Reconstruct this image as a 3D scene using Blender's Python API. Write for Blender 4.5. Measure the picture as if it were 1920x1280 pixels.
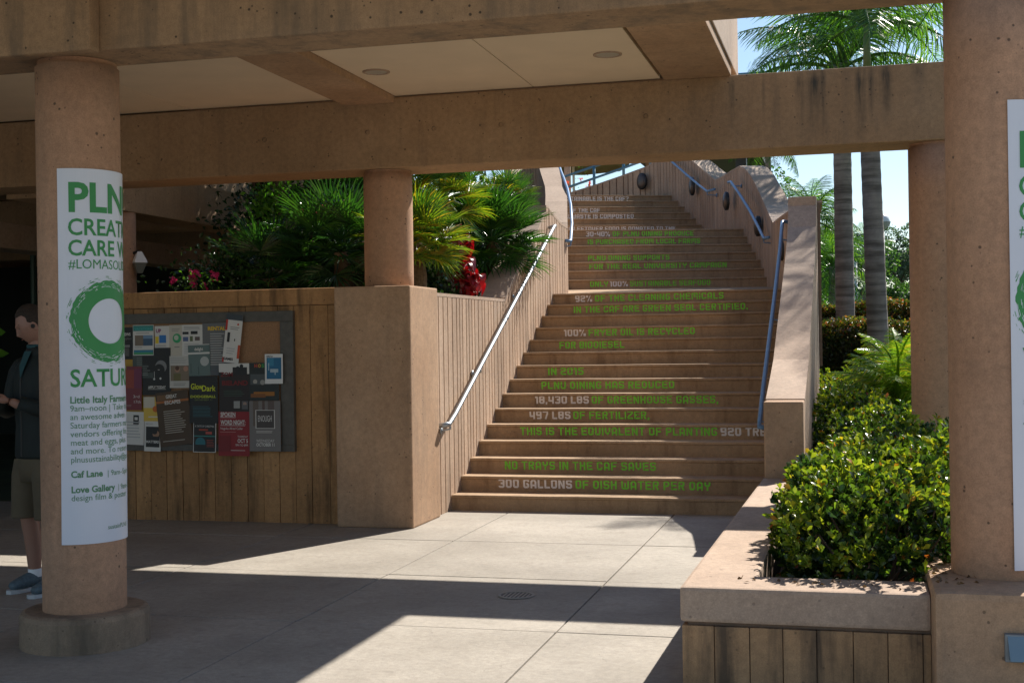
import bpy, bmesh, math, random
import numpy as np
from math import sin, cos, pi, radians, sqrt, atan2
from mathutils import Vector, Matrix, Quaternion

random.seed(7)
SC = bpy.context.scene
COL = SC.collection
for o in list(bpy.data.objects):
    bpy.data.objects.remove(o)

# ------------------------------------------------------------------ camera
cd = bpy.data.cameras.new('camera')
cam = bpy.data.objects.new('camera', cd)
COL.objects.link(cam)
YAW, ROLL, EYE = radians(14.7), 0.015, 1.525
D = Vector((-sin(YAW), cos(YAW), 0)); R = Vector((cos(YAW), sin(YAW), 0)); U = Vector((0, 0, 1))
right = R * cos(ROLL) - U * sin(ROLL)
upv = R * sin(ROLL) + U * cos(ROLL)
m3 = Matrix((right, upv, -D)).transposed()
cam.matrix_world = Matrix.Translation((0, 0, EYE)) @ m3.to_4x4()
cd.lens = 45.75; cd.sensor_width = 36
cd.clip_start = 0.05; cd.clip_end = 3000
SC.camera = cam

# ------------------------------------------------------------------ sky, sun, exposure
SUN = Vector((0.43, 0.96, 1.0)).normalized()
w = bpy.data.worlds.new('World'); SC.world = w; w.use_nodes = True
nt = w.node_tree; nt.nodes.clear()
sky = nt.nodes.new('ShaderNodeTexSky'); sky.sky_type = 'NISHITA'; sky.sun_disc = False
sky.sun_elevation = math.asin(SUN.z); sky.sun_rotation = atan2(SUN.x, SUN.y)
sky.air_density = 1.0; sky.dust_density = 0.25; sky.ozone_density = 2.0
bg = nt.nodes.new('ShaderNodeBackground'); bg.inputs['Strength'].default_value = 0.082
wo = nt.nodes.new('ShaderNodeOutputWorld')
nt.links.new(sky.outputs[0], bg.inputs[0]); nt.links.new(bg.outputs[0], wo.inputs[0])
sd = bpy.data.lights.new('sun', 'SUN'); sd.energy = 4.9; sd.angle = radians(0.55); sd.color = (1.0, 0.94, 0.85)
so = bpy.data.objects.new('sun', sd); COL.objects.link(so)
so.rotation_euler = (-SUN).to_track_quat('-Z', 'Y').to_euler()
so.location = (6, 20, 20)
SC.view_settings.view_transform = 'Standard'; SC.view_settings.look = 'None'
SC.view_settings.gamma = 1.0; SC.view_settings.exposure = 0.80
SC.view_settings.use_curve_mapping = False
SC.render.engine = 'CYCLES'
SC.cycles.max_bounces = 8; SC.cycles.diffuse_bounces = 5; SC.cycles.transparent_max_bounces = 12
SC.cycles.sample_clamp_indirect = 6

# ------------------------------------------------------------------ material helpers
def new_mat(name):
    m = bpy.data.materials.new(name); m.use_nodes = True
    n = m.node_tree.nodes; l = m.node_tree.links
    return m, n, l, n['Principled BSDF']

def nd(n, t, **kw):
    x = n.new(t)
    for k, v in kw.items():
        if k in x.inputs: x.inputs[k].default_value = v
        else: setattr(x, k, v)
    return x

def mixc(n, l, fac, a, b, mode='MIX'):
    x = n.new('ShaderNodeMix'); x.data_type = 'RGBA'; x.blend_type = mode
    for s, v in ((x.inputs[0], fac), (x.inputs[6], a), (x.inputs[7], b)):
        if isinstance(v, bpy.types.NodeSocket): l.new(v, s)
        elif isinstance(v, (int, float)): s.default_value = v
        else: s.default_value = (*v, 1)
    return x.outputs[2]

def mathn(n, l, op, a, b=0.5, clamp=False):
    x = n.new('ShaderNodeMath'); x.operation = op; x.use_clamp = clamp
    for s, v in ((x.inputs[0], a), (x.inputs[1], b)):
        if isinstance(v, bpy.types.NodeSocket): l.new(v, s)
        else: s.default_value = v
    return x.outputs[0]

def ramp(n, l, src, p0, p1, c0=(0, 0, 0), c1=(1, 1, 1)):
    r = n.new('ShaderNodeValToRGB'); l.new(src, r.inputs[0])
    r.color_ramp.elements[0].position = p0; r.color_ramp.elements[0].color = (*c0, 1)
    r.color_ramp.elements[1].position = p1; r.color_ramp.elements[1].color = (*c1, 1)
    return r.outputs[0]

def pos(n, l, scale=(1, 1, 1)):
    g = n.new('ShaderNodeNewGeometry'); mp = n.new('ShaderNodeMapping'); mp.inputs['Scale'].default_value = scale
    l.new(g.outputs['Position'], mp.inputs[0]); return mp.outputs[0]

def noise(n, l, vec, scale, detail=5, rough=0.55):
    x = nd(n, 'ShaderNodeTexNoise', Scale=scale, Detail=detail, Roughness=rough)
    l.new(vec, x.inputs['Vector']); return x.outputs['Fac']

def concrete(name, base, light, stain=(0.10, 0.08, 0.06), streak=0.35, pits=0.6, rough=0.85, streak_lo=0.52, speck=True, grime_x=None, rnd=0.0):
    m, n, l, p = new_mat(name)
    v = pos(n, l)
    big = noise(n, l, v, 1.3, 6, 0.6)
    c = mixc(n, l, ramp(n, l, big, 0.32, 0.7), base, light)
    wide = noise(n, l, pos(n, l, (1, 1, .6)), 0.55, 4, 0.6)
    c = mixc(n, l, 1.0, c, ramp(n, l, wide, 0.38, 0.6, (0.84, 0.83, 0.81), (1.06, 1.05, 1.03)), 'MULTIPLY')
    fine = noise(n, l, v, 28, 6, 0.7)
    c = mixc(n, l, 0.6, c, ramp(n, l, fine, 0.25, 0.75, (0.33, 0.33, 0.33), (0.68, 0.67, 0.65)), 'OVERLAY')
    grit = noise(n, l, v, 160, 3, 0.6)
    c = mixc(n, l, 0.35, c, ramp(n, l, grit, 0.3, 0.7, (0.3, 0.3, 0.3), (0.7, 0.7, 0.7)), 'OVERLAY')
    vs = pos(n, l, (5.0, 5.0, 0.55))
    st = noise(n, l, vs, 1.6, 5, 0.62)
    sm = mathn(n, l, 'MULTIPLY', ramp(n, l, st, streak_lo, streak_lo + 0.2), streak)
    c = mixc(n, l, sm, c, stain)
    mot = noise(n, l, v, 5.5, 4, 0.6)
    c = mixc(n, l, mathn(n, l, 'MULTIPLY', ramp(n, l, mot, 0.55, 0.75), 0.18), c, stain)
    if grime_x:
        g = n.new('ShaderNodeNewGeometry'); s = n.new('ShaderNodeSeparateXYZ'); l.new(g.outputs['Position'], s.inputs[0])
        tot = None
        vw = pos(n, l, (9, 9, 1.1)); wob = noise(n, l, vw, 2.2, 6, 0.7)
        for (cx, wd, z0, z1, amt) in grime_x:
            d = mathn(n, l, 'ABSOLUTE', mathn(n, l, 'SUBTRACT', s.outputs[0], cx))
            f = mathn(n, l, 'SUBTRACT', 1.0, mathn(n, l, 'DIVIDE', d, wd), True)
            zz = mathn(n, l, 'DIVIDE', mathn(n, l, 'SUBTRACT', s.outputs[2], z0), z1 - z0, True)
            zz = mathn(n, l, 'MULTIPLY', zz, mathn(n, l, 'MULTIPLY', mathn(n, l, 'SUBTRACT', z1 + 0.12, s.outputs[2], True), 8.0, True))
            f = mathn(n, l, 'MULTIPLY', mathn(n, l, 'MULTIPLY', f, zz), amt)
            tot = f if tot is None else mathn(n, l, 'MAXIMUM', tot, f)
        tot = mathn(n, l, 'MULTIPLY', tot, mathn(n, l, 'ADD', ramp(n, l, wob, 0.35, 0.6), 0.25), True)
        c = mixc(n, l, tot, c, (0.055, 0.048, 0.036))
    if rnd:
        oi = n.new('ShaderNodeObjectInfo')
        k = ramp(n, l, oi.outputs['Random'], 0, 1, (1 - rnd,) * 3, (1 + rnd * 0.4,) * 3)
        c = mixc(n, l, 1.0, c, k, 'MULTIPLY')
    hgt = fine
    if speck:
        vo = nd(n, 'ShaderNodeTexVoronoi', Scale=23.0); l.new(v, vo.inputs['Vector'])
        sel = noise(n, l, v, 9, 2)
        pr = mathn(n, l, 'SUBTRACT', ramp(n, l, sel, 0.42, 0.66, (0, 0, 0), (0.22, 0.22, 0.22)), vo.outputs['Distance'])
        pit = mathn(n, l, 'MULTIPLY', pr, 14, True)
        c = mixc(n, l, mathn(n, l, 'MULTIPLY', pit, pits), c, (0.05, 0.035, 0.025))
        hgt = mathn(n, l, 'SUBTRACT', mathn(n, l, 'MULTIPLY', fine, 0.5), pit)
    l.new(c, p.inputs['Base Color'])
    p.inputs['Roughness'].default_value = rough
    b = nd(n, 'ShaderNodeBump', Strength=0.35, Distance=0.006); l.new(hgt, b.inputs['Height']); l.new(b.outputs[0], p.inputs['Normal'])
    return m

def plain(name, col, rough=0.6, metal=0.0, var=0.0, scale=20, bump=0.0, emis=None):
    m, n, l, p = new_mat(name)
    p.inputs['Base Color'].default_value = (*col, 1)
    p.inputs['Roughness'].default_value = rough; p.inputs['Metallic'].default_value = metal
    if var or bump:
        v = pos(n, l); f = noise(n, l, v, scale, 4)
        if var:
            k = ramp(n, l, f, 0.25, 0.75, tuple(x * (1 - var) for x in col), tuple(min(1, x * (1 + var)) for x in col))
            l.new(k, p.inputs['Base Color'])
        if bump:
            b = nd(n, 'ShaderNodeBump', Strength=bump, Distance=0.004); l.new(f, b.inputs['Height']); l.new(b.outputs[0], p.inputs['Normal'])
    return m

def leafmat(name, cols, rough=0.35, trans=0.35, tcol=None, spec=0.5):
    m, n, l, p = new_mat(name)
    g = n.new('ShaderNodeNewGeometry'); oi = n.new('ShaderNodeObjectInfo')
    r = n.new('ShaderNodeValToRGB'); r.color_ramp.interpolation = 'LINEAR'
    el = r.color_ramp.elements
    while len(el) < len(cols): el.new(0.5)
    for i, (ps, c) in enumerate(cols):
        el[i].position = ps; el[i].color = (*c, 1)
    l.new(g.outputs['Random Per Island'], r.inputs[0])
    v = pos(n, l); f = noise(n, l, v, 6, 2)
    c = mixc(n, l, 0.5, r.outputs[0], ramp(n, l, f, 0.3, 0.7, (0.25, 0.25, 0.25), (0.75, 0.75, 0.75)), 'OVERLAY')
    l.new(c, p.inputs['Base Color']); p.inputs['Roughness'].default_value = rough
    p.inputs['Specular IOR Level'].default_value = spec
    t = n.new('ShaderNodeBsdfTranslucent')
    tc = mixc(n, l, 1.0, c, tcol or (1.6, 1.9, 0.7), 'MULTIPLY'); l.new(tc, t.inputs[0])
    ms = n.new('ShaderNodeMixShader'); ms.inputs[0].default_value = trans
    l.new(p.outputs[0], ms.inputs[1]); l.new(t.outputs[0], ms.inputs[2])
    l.new(ms.outputs[0], n['Material Output'].inputs[0])
    return m

M = {}
M['conc'] = concrete('pink_concrete', (0.37, 0.228, 0.135), (0.46, 0.305, 0.195), streak=0.25)
M['beamB'] = concrete('beam_concrete', (0.33, 0.21, 0.115), (0.40, 0.27, 0.16), streak=0.3, pits=0.7,
    grime_x=[(-0.37, 0.05, 3.05, 3.5, .9), (-0.27, 0.09, 3.0, 3.5, 1.0), (-0.2, 0.03, 3.0, 3.53, 1.0), (0.08, 0.05, 2.95, 3.5, 1.1), (0.16, 0.03, 3.1, 3.5, .8), (0.27, 0.06, 3.1, 3.52, 1.0), (-0.65, 0.02, 3.2, 3.5, .7), (-0.9, 0.03, 3.1, 3.5, .7), (0.5, 0.08, 3.4, 3.52, .5)])
M['beamA'] = concrete('old_beam_concrete', (0.32, 0.205, 0.115), (0.40, 0.27, 0.165), streak=0.55, streak_lo=0.45, pits=0.9)
M['column'] = concrete('column_concrete', (0.42, 0.240, 0.145), (0.48, 0.29, 0.185), streak=0.16, pits=0.75)
M['drum'] = concrete('grimy_drum_concrete', (0.24, 0.175, 0.12), (0.33, 0.245, 0.17), stain=(0.08, 0.065, 0.045), streak=0.6, streak_lo=0.48, pits=0.6)
M['cap'] = concrete('coping_concrete', (0.38, 0.275, 0.205), (0.45, 0.34, 0.26), streak=0.0, pits=0.35)
M['rib'] = concrete('ribbed_concrete', (0.40, 0.275, 0.19), (0.50, 0.365, 0.265), streak=0.3, pits=0.4, rnd=0.16, speck=False)
M['joint'] = concrete('ribbed_wall_recess', (0.20, 0.13, 0.09), (0.26, 0.17, 0.12), streak=0.3, pits=0.3, speck=False)
M['board'] = concrete('board_marked_concrete', (0.37, 0.19, 0.075), (0.48, 0.27, 0.12), stain=(0.045, 0.026, 0.012), streak=0.75, streak_lo=0.52, pits=0.7, rnd=0.22)
M['pboard'] = concrete('planter_board_concrete', (0.34, 0.20, 0.10), (0.43, 0.27, 0.145), stain=(0.04, 0.03, 0.022), streak=0.8, streak_lo=0.47, pits=0.4, rnd=0.2)
M['step'] = concrete('step_concrete', (0.34, 0.225, 0.13), (0.42, 0.29, 0.18), stain=(0.13, 0.07, 0.035), streak=0.55, pits=0.25)
M['floor'] = concrete('walkway_concrete', (0.31, 0.28, 0.24), (0.39, 0.355, 0.31), stain=(0.17, 0.14, 0.11), streak=0.3, pits=0.12, rough=0.75, rnd=0.06)
def dirty(m):
    n = m.node_tree.nodes; l = m.node_tree.links; p = n['Principled BSDF']; src = p.inputs['Base Color'].links[0].from_socket
    v = pos(n, l); vo = nd(n, 'ShaderNodeTexVoronoi', Scale=2.6); l.new(v, vo.inputs['Vector'])
    sp = mathn(n, l, 'MULTIPLY', mathn(n, l, 'SUBTRACT', 0.045, vo.outputs['Distance']), 60, True)
    c = mixc(n, l, mathn(n, l, 'MULTIPLY', sp, .45), src, (0.12, 0.10, 0.08))
    b1 = noise(n, l, pos(n, l, (1, 1, 1)), .7, 6, .65); c = mixc(n, l, mathn(n, l, 'MULTIPLY', ramp(n, l, b1, .5, .68), .35), c, (0.20, 0.17, 0.135))
    l.new(c, p.inputs['Base Color'])
dirty(M['floor'])
M['dark'] = concrete('joint_dark', (0.13, 0.105, 0.08), (0.17, 0.14, 0.11), pits=0.0, speck=False)
M['ceil'] = plain('ceiling_plaster', (0.74, 0.60, 0.44), 0.8, var=0.05, scale=3, bump=0.1)
M['soil'] = plain('dark_soil', (0.045, 0.03, 0.02), 0.95, var=0.5, scale=30, bump=0.6)
M['ground'] = plain('lawn_ground', (0.06, 0.075, 0.03), 0.95, var=0.4, scale=2, bump=0.3)
M['galv'] = plain('galvanised_steel', (0.33, 0.36, 0.39), 0.45, 0.8, var=0.12, scale=40)
M['blue'] = plain('blue_paint', (0.13, 0.25, 0.42), 0.32, 0.0, var=0.15, scale=30)
M['teal'] = plain('blue_teal_paint', (0.07, 0.19, 0.28), 0.4)
M['black'] = plain('black_paint', (0.012, 0.012, 0.012), 0.5)
M['bronze'] = plain('bronze_lamp_housing', (0.07, 0.055, 0.05), 0.35, 0.4, var=0.2)
M['white'] = plain('white_paint', (0.78, 0.78, 0.76), 0.45)
M['glass'] = plain('frosted_glass', (0.72, 0.74, 0.74), 0.2)
M['vinyl'] = plain('banner_vinyl', (0.70, 0.73, 0.80), 0.4, var=0.03, scale=4)
M['ink'] = plain('banner_green_ink', (0.04, 0.27, 0.07), 0.5)
M['inkthin'] = plain('banner_small_green_ink', (0.10, 0.26, 0.13), 0.5)
M['trunk'] = None

def paint(name, col, lo, hi):
    m, n, l, p = new_mat(name)
    p.inputs['Base Color'].default_value = (*col, 1); p.inputs['Roughness'].default_value = 0.7
    v = pos(n, l); f = noise(n, l, v, 14, 6, 0.75)
    t = n.new('ShaderNodeBsdfTransparent'); ms = n.new('ShaderNodeMixShader')
    l.new(ramp(n, l, f, lo, hi), ms.inputs[0]); l.new(t.outputs[0], ms.inputs[1]); l.new(p.outputs[0], ms.inputs[2])
    l.new(ms.outputs[0], n['Material Output'].inputs[0])
    return m
M['gtext'] = paint('sprayed_green_paint', (0.21, 0.72, 0.05), 0.22, 0.42)
M['wtext'] = paint('sprayed_white_paint', (0.80, 0.76, 0.74), 0.2, 0.36)

# ------------------------------------------------------------------ object helpers
def tag(o, label, cat, group=None):
    o['label'] = label; o['category'] = cat
    if group: o['group'] = group
    return o

def thing(name, label, cat, loc=(0, 0, 0), group=None, rz=0):
    o = bpy.data.objects.new(name, None); COL.objects.link(o); o.location = loc; o.rotation_euler = (0, 0, rz)
    o.empty_display_size = 0.1
    return tag(o, label, cat, group)

def link(name, me, parent=None, mat=None, kind=None, label=None):
    if mat is not None and not me.materials: me.materials.append(mat)
    o = bpy.data.objects.new(name, me); COL.objects.link(o)
    if parent: 
        o.parent = parent
    if kind: o['kind'] = kind
    if label: o['label'] = label
    return o

class MB:
    def __init__(s): s.v = []; s.f = []; s.mi = []
    def add(s, vs, fs, mi=0):
        b = len(s.v); s.v += [tuple(x) for x in vs]; s.f += [tuple(i + b for i in f) for f in fs]; s.mi += [mi] * len(fs)
    def box(s, x0, x1, y0, y1, z0, z1, mi=0):
        s.add([(x0, y0, z0), (x1, y0, z0), (x1, y1, z0), (x0, y1, z0), (x0, y0, z1), (x1, y0, z1), (x1, y1, z1), (x0, y1, z1)],
              [(3, 2, 1, 0), (4, 5, 6, 7), (0, 1, 5, 4), (1, 2, 6, 5), (2, 3, 7, 6), (3, 0, 4, 7)], mi)
    def obox(s, c, ax, ay, az, mi=0):
        c = Vector(c); ax = Vector(ax); ay = Vector(ay); az = Vector(az)
        vs = [c + ax * i + ay * j + az * k for k in (-.5, .5) for (i, j) in ((-.5, -.5), (.5, -.5), (.5, .5), (-.5, .5))]
        s.add(vs, [(3, 2, 1, 0), (4, 5, 6, 7), (0, 1, 5, 4), (1, 2, 6, 5), (2, 3, 7, 6), (3, 0, 4, 7)], mi)
    def tube(s, pts, rad, n=10, cap=True, mi=0):
        pts = [Vector(p) for p in pts]
        rs = rad if isinstance(rad, (list, tuple)) else [rad] * len(pts)
        b = len(s.v); t0 = (pts[1] - pts[0]).normalized()
        ref = Vector((0, 0, 1)) if abs(t0.z) < .9 else Vector((1, 0, 0))
        u = t0.cross(ref).normalized()
        for i, p in enumerate(pts):
            if i == 0: t = t0
            elif i == len(pts) - 1: t = (pts[i] - pts[i - 1]).normalized()
            else: t = ((pts[i + 1] - p).normalized() + (p - pts[i - 1]).normalized()).normalized()
            u = (u - t * u.dot(t)).normalized(); w_ = t.cross(u)
            for k in range(n):
                a = 2 * pi * k / n
                s.v.append(tuple(p + (u * cos(a) + w_ * sin(a)) * rs[i]))
        for i in range(len(pts) - 1):
            for k in range(n):
                s.f.append((b + i * n + k, b + i * n + (k + 1) % n, b + (i + 1) * n + (k + 1) % n, b + (i + 1) * n + k)); s.mi.append(mi)
        if cap:
            s.f.append(tuple(b + k for k in reversed(range(n)))); s.mi.append(mi)
            e = b + (len(pts) - 1) * n
            s.f.append(tuple(e + k for k in range(n))); s.mi.append(mi)
    def lathe(s, prof, c=(0, 0, 0), n=48, mi=0):
        b = len(s.v); m = len(prof)
        for (r, z) in prof:
            for k in range(n):
                a = 2 * pi * k / n; s.v.append((c[0] + r * cos(a), c[1] + r * sin(a), c[2] + z))
        for i in range(m - 1):
            for k in range(n):
                s.f.append((b + i * n + k, b + i * n + (k + 1) % n, b + (i + 1) * n + (k + 1) % n, b + (i + 1) * n + k)); s.mi.append(mi)
    def mesh(s, name, mats=None, smooth=False):
        me = bpy.data.meshes.new(name); me.from_pydata(s.v, [], s.f)
        if mats:
            for x in (mats if isinstance(mats, (list, tuple)) else [mats]): me.materials.append(x)
            if len(me.materials) > 1: me.polygons.foreach_set('material_index', s.mi)
        if smooth: me.polygons.foreach_set('use_smooth', [True] * len(me.polygons))
        me.update(); return me
    def build(s, name, mats, parent=None, smooth=False, bevel=0, kind=None, label=None):
        me = s.mesh(name, mats, smooth)
        if bevel:
            bm = bmesh.new(); bm.from_mesh(me)
            bmesh.ops.remove_doubles(bm, verts=bm.verts, dist=1e-5)
            es = [e for e in bm.edges if len(e.link_faces) == 2 and e.calc_face_angle(0) > 0.5]
            bmesh.ops.bevel(bm, geom=es, offset=bevel, segments=2, profile=0.6, affect='EDGES')
            bm.to_mesh(me); bm.free()
        return link(name, me, parent, None, kind, label)

def boxpart(name, d, mat, parent=None, bevel=0.008, label=None, kind=None):
    b = MB(); b.box(*d); return b.build(name, mat, parent, bevel=bevel, label=label, kind=kind)

# ------------------------------------------------------------------ ground and floor
floor = boxpart('floor', (-14, 2.4, -1.0, 11.36, -0.2, -0.012), M['dark'], bevel=0, kind='structure')
xs = [-3.0 - 1.48 * i for i in range(7, 0, -1)] + [-3.0, -1.53, -0.05, 1.43]
ys = [9.57 - 1.46 * i for i in range(7, 0, -1)] + [9.57, 11.35]
for i in range(len(xs) - 1):
    for j in range(len(ys) - 1):
        x0, x1, y0, y1 = xs[i], xs[i + 1], ys[j], ys[j + 1]
        if x0 > -0.9 and y0 > 5.0: continue
        g = 0.005; z = random.uniform(-.0012, .0012)
        boxpart('paving_slab', (x0 + g, x1 - g, y0 + g, y1 - g, -0.1, z), M['floor'], floor, bevel=0.004)

def terr(x, y):
    if x > -0.36: return 0.28 + 0.036 * min(max(y - 6, 0), 46)
    if y > 26: return 1.9
    return -0.25
boxpart('bounce_plaza', (-40, 40, -45, -1.02, -0.2, -0.004), M['floor'], bevel=0, kind='structure')  # unseen paving, extended to bounce sunlight up under the roof
boxpart('bounce_pavement', (2.42, 40, -1.0, 5.9, -0.2, -0.004), M['floor'], bevel=0, kind='structure')  # unseen side strip of the same light-bouncing paving
b = MB()
gx = [-1500, -300, -80, -30, -12, -4, -0.37, -0.35, 3, 8, 20, 60, 300, 1500]
gy = [-1500, -100, -10, 5.9, 6.0, 10, 15, 20, 26, 26.1, 35, 52, 100, 400, 2500]
for yy in gy:
    for xx in gx:
        zz = terr(xx, yy)
        if yy < 5.95: zz = -0.25
        b.v.append((xx, yy, zz))
nx = len(gx)
for j in range(len(gy) - 1):
    for i in range(nx - 1):
        b.f.append((j * nx + i, j * nx + i + 1, (j + 1) * nx + i + 1, (j + 1) * nx + i)); b.mi.append(0)
b.build('ground', M['ground'], kind='structure')

# planter soil, right bed
boxpart('planting_bed', (-0.40, 3.0, 5.96, 24, -0.1, 0.27), M['soil'], bevel=0, kind='structure')
boxpart('raised_bed', (-7.3, -3.9, 10.65, 17.5, 0.0, 1.72), M['soil'], bevel=0, kind='structure')

# ------------------------------------------------------------------ floor drain
dr = thing('floor_drain', 'round slotted metal drain grate set in the shaded floor band', 'drain', (-1.98, 7.56, 0.003)); dr.scale = (1.2, 1.2, 1)
b = MB(); b.lathe([(0.078, -.02), (0.078, 0.004), (0.092, 0.005), (0.094, 0)], n=32); b.build('rim', plain('drain_iron', (0.34, 0.30, 0.25), 0.7), dr)
b = MB(); b.lathe([(0.0, -0.0012), (0.079, -0.0012)], n=24); b.build('pit', M['black'], dr)
for i in range(7):
    x = -0.06 + i * 0.02; h = sqrt(max(0.078 ** 2 - x * x, 0))
    boxpart('bar', (x - .0045, x + .0045, -h, h, -0.001, 0.0005), bpy.data.materials['drain_iron'], dr, bevel=0)

# ------------------------------------------------------------------ columns
def column(x, y, z0, z1, label, r=0.21, drum=False):
    t = thing('round_column', label, 'column', (x, y, z0), 'round concrete columns')
    b = MB(); h = z1 - z0
    b.lathe([(r - .006, 0.0), (r, 0.01)] + [(r, h * i / 8) for i in range(1, 8)] + [(r, h - .03), (r - .012, h - .03), (r - .012, h)], n=64)
    b.build('shaft', M['column'], t, smooth=True)
    if drum:
        b = MB(); b.lathe([(0.325, 0.0), (0.325, 0.15), (0.315, 0.172), (0.295, 0.18), (0.0, 0.18)], n=64)
        b.build('base_drum', M['drum'], t, smooth=False)
    return t
column(-3.885, 5.98, 0, 3.0, 'left front round column on a drum base wearing the green and white banner', drum=True)
column(0.605, 5.93, 0.50, 3.0, 'thick round column on the concrete pedestal at the right edge')
column(-3.86, 10.58, 2.0, 3.0, 'short round column standing on the square pier beside the palms')
column(0.64, 10.58, 0.2, 3.0, 'round column rising from the shrubs under the end of the stained beam')
column(-7.62, 12.4, 0, 3.0, 'half sunlit column behind the notice board wall, lantern beside it')
column(-8.4, 5.98, 0, 3.0, 'round column at the far left beyond the standing man', drum=True)

# ------------------------------------------------------------------ beams and roof
def beam(name, d, mat, label):
    b = MB(); b.box(*d); o = b.build(name, mat, bevel=0.012); tag(o, label, 'beam'); return o
beam('cross_beam', (-14, 3.2, 10.35, 10.85, 3.002, 3.593), M['beamB'], 'long concrete beam crossing above the stairs with dark water stains at its right')
bb = bpy.data.objects['cross_beam']
for (x, z) in ((-3.95, 3.31), (-3.36, 3.31), (-2.78, 3.31), (-2.19, 3.31), (-1.58, 3.31), (-4.9, 3.30)):
    b = MB(); b.lathe([(.019, .004), (.017, -.004), (0, -.004)], n=14); o = b.build('tie_hole', M['dark'], bb); o.rotation_euler = (pi / 2, 0, 0); o.location = (x, 10.3475, z)
t = beam('cross_beam', (-14, 3.2, 5.75, 6.11, 3.002, 3.62), M['beamA'], 'nearest concrete beam across the top of the photo on the banner columns')
b = MB(); b.box(-14, -3.60, 5.655, 5.748, 2.985, 3.62); o = b.build('beam_thickening', M['beamA'], t, bevel=0.02)
roof = thing('canopy_roof', 'concrete walkway canopy with pale plaster ceiling panels', 'roof', (0, 0, 0))
boxpart('roof_slab', (-14, -0.885, 2.6, 10.845, 3.66, 4.6), M['cap'], roof, bevel=0.01)
for (x0, x1) in ((-5.6, -4.16), (-3.70, -2.506), (-2.498, -1.46), (-8.4, -5.61)):
    boxpart('ceiling_panel', (x0, x1, 6.115, 10.345, 3.602, 3.655), M['ceil'], roof, bevel=0.003)
    boxpart('ceiling_panel', (x0, x1, 2.6, 5.745, 3.602, 3.655), M['ceil'], roof, bevel=0.003)
for (x0, x1, z) in ((-4.155, -3.705, 3.545), (-1.425, -0.9, 3.585), (-8.9, -8.41, 3.545)):
    boxpart('roof_beam', (x0, x1, 6.115, 10.345, z, 3.657), M['conc'], roof, bevel=0.006)
    boxpart('roof_beam', (x0, x1, 2.6, 5.65, z, 3.657), M['conc'], roof, bevel=0.006)
boxpart('ceiling_panel', (-14, -8.91, 6.115, 10.345, 3.602, 3.655), M['ceil'], roof, bevel=0.003)
for (x, y, lb) in ((-3.5, 9.37, 'round recessed ceiling light next to the ceiling beam'), (-1.7, 9.34, 'round recessed ceiling light near the sunlit roof edge')):
    t = thing('downlight', lb, 'ceiling light', (x, y, 3.602), 'recessed ceiling lights')
    b = MB(); b.lathe([(0.105, 0.0), (0.105, -0.008), (0.088, -0.010), (0.084, -0.004)], n=32); b.build('trim_ring', M['cap'], t, smooth=True)
    b = MB(); b.lathe([(0.086, -0.004), (0.07, -0.006), (0.0, -0.0065)], n=32); b.build('lens', plain('lamp_lens', (0.45, 0.42, 0.36), 0.3), t, smooth=True)

# ------------------------------------------------------------------ left pier and board wall
o = boxpart('square_pier', (-4.19, -3.52, 10.13, 10.868, 0, 2.0), M['conc'], bevel=0.015)
tag(o, 'square concrete pier under the short column at the foot of the left handrail', 'pier')
wl = thing('board_wall', 'low board-marked concrete wall with coping, carrying the notice board', 'wall', (0, 0, 0))
boxpart('wall_body', (-7.1, -4.195, 10.33, 10.62, 0, 1.86), M['joint'], wl, bevel=0)
boxpart('coping', (-7.12, -4.195, 10.285, 10.64, 1.862, 2.005), M['board'], wl, bevel=0.012)
x = -7.1
while x < -4.22:
    wdt = random.choice((.15, .155, .165)); x1 = min(x + wdt, -4.197)
    boxpart('board', (x + .002, x1 - .002, 10.30 + random.uniform(-.004, .006), 10.331, 0, 1.859), M['board'], wl, bevel=0.003)
    x = x1

# ------------------------------------------------------------------ swept walls
def resample(pts, step=0.25):
    out = [Vector(pts[0])]
    for a, b_ in zip(pts[:-1], pts[1:]):
        a = Vector(a); b_ = Vector(b_); L = (b_.xy - a.xy).length; k = max(1, int(L / step))
        for i in range(1, k + 1): out.append(a.lerp(b_, i / k))
    return out

def path_at(P, s):
    acc = 0
    for a, b_ in zip(P[:-1], P[1:]):
        L = (b_.xy - a.xy).length
        if s <= acc + L: return a.lerp(b_, (s - acc) / L), (b_.xy - a.xy).normalized()
        acc += L
    return P[-1].copy(), (P[-1].xy - P[-2].xy).normalized()

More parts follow.
